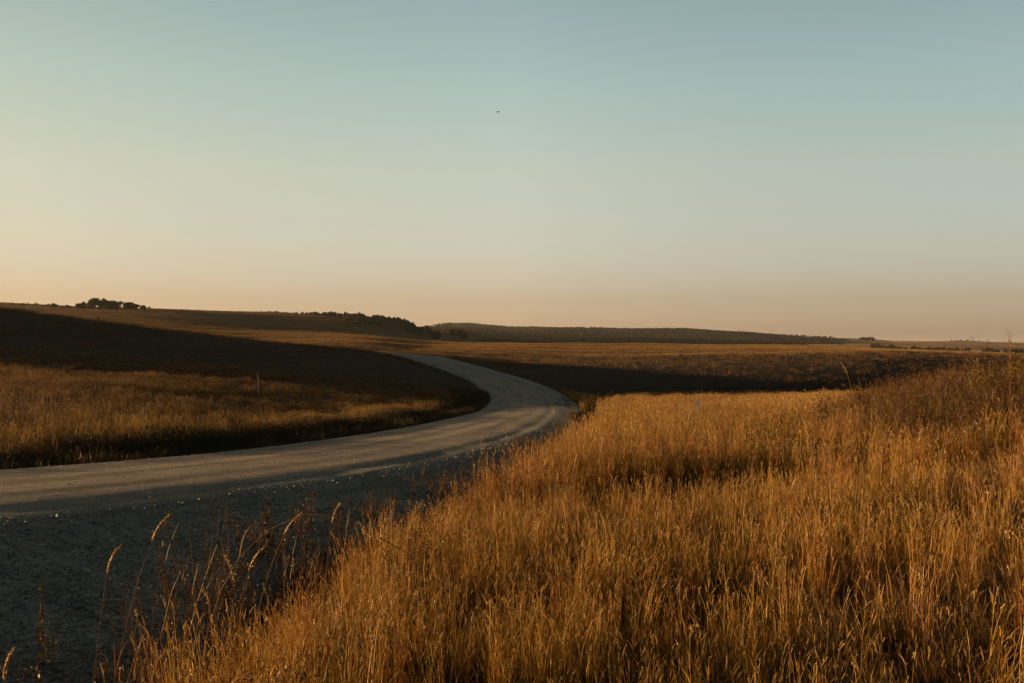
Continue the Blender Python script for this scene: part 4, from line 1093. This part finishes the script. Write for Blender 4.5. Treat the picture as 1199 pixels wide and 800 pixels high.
# ramps regrade the sky's gradient and dim its unseen parts to deepen the shade
def wramp(stops, src):
    r = N('ShaderNodeValToRGB'); el = r.color_ramp.elements
    while len(el) < len(stops): el.new(.5)
    for e, (p, c) in zip(el, stops): e.position = p; e.color = (*c, 1)
    L(src, r.inputs[0]); return r.outputs[0]
SKY_EL = [(p, (a / 2.0, b / 2.0, c / 2.0)) for p, a, b, c in ((0.0, .85, .88, 2.0), (.0446, .755, .69, 1.11), (.0956, .94, .82, .98), (.17, 1.167, .984, .904), (.25, 1.176, 1.10, .951), (.321, 1.12, 1.062, .917), (.40, .82, .80, .69), (.55, .36, .37, .33), (1.0, .15, .16, .15))]
SKY_AZ = [(0.0, (.36, .36, .36)), (.16, (.5, .5, .5)), (.28, (.80, .79, .745)), (.5, (1, 1, 1)), (.72, (.785, .825, .865)), (1.0, (.6, .64, .7))]
mz = N('ShaderNodeMath'); mz.operation = 'MULTIPLY'; L(sx.outputs[2], mz.inputs[0]); mz.inputs[1].default_value = 1.0; mz.use_clamp = True
ma = N('ShaderNodeMath'); ma.operation = 'MULTIPLY_ADD'; L(sx.outputs[0], ma.inputs[0]); ma.inputs[1].default_value = .5; ma.inputs[2].default_value = .5
def mul(a, b):
    q = N('ShaderNodeVectorMath'); q.operation = 'MULTIPLY'; L(a, q.inputs[0]); L(b, q.inputs[1]); return q.outputs[0]
c = mul(mul(sky.outputs[0], wramp(SKY_EL, mz.outputs[0])), wramp(SKY_AZ, ma.outputs[0]))
my = N('ShaderNodeMath'); my.operation = 'MULTIPLY_ADD'; L(sx.outputs[1], my.inputs[0]); my.inputs[1].default_value = .5; my.inputs[2].default_value = .5
c = mul(c, wramp([(0.0, (.4, .42, .45)), (.42, (.55, .57, .6)), (.7, (1, 1, 1)), (1.0, (1, 1, 1))], my.outputs[0]))  # sky behind the camera dimmed so that shade stays dark
bg = N('ShaderNodeBackground'); bg.inputs[1].default_value = SKY_S * 2.0; L(c, bg.inputs[0])
wo = N('ShaderNodeOutputWorld'); L(bg.outputs[0], wo.inputs[0])

sd = bpy.data.lights.new('sun', 'SUN'); sd.energy = 5.0; sd.angle = R(.5); sd.color = (1.0, .65, .34)
so = bpy.data.objects.new('sun', sd); COL.objects.link(so)
from mathutils import Vector
dirv = Vector((math.sin(R(SUN_AZ)) * math.cos(R(SUN_EL)), math.cos(R(SUN_AZ)) * math.cos(R(SUN_EL)), math.sin(R(SUN_EL))))
so.rotation_euler = dirv.to_track_quat('Z', 'Y').to_euler(); so.location = (-60, 20, 40)

cd = bpy.data.cameras.new('camera'); co = bpy.data.objects.new('camera', cd); COL.objects.link(co)
cd.lens = 35; cd.sensor_width = 36; cd.clip_start = .05; cd.clip_end = 40000
co.location = (0, 0, 0); co.rotation_euler = (R(90) + math.atan(5 / F), 0, 0)
scene.camera = co

vs = scene.view_settings; vs.view_transform = 'Standard'; vs.look = 'None'; vs.exposure = 1.5; vs.gamma = 1
cy = scene.cycles
cy.max_bounces = 6; cy.diffuse_bounces = 3; cy.transmission_bounces = 4; cy.volume_bounces = 0; cy.transparent_max_bounces = 8
cy.use_denoising = True; cy.denoiser = 'OPENIMAGEDENOISE'; cy.denoising_input_passes = 'RGB_ALBEDO_NORMAL'; cy.denoising_prefilter = 'ACCURATE'
cy.caustics_reflective = False; cy.caustics_refractive = False
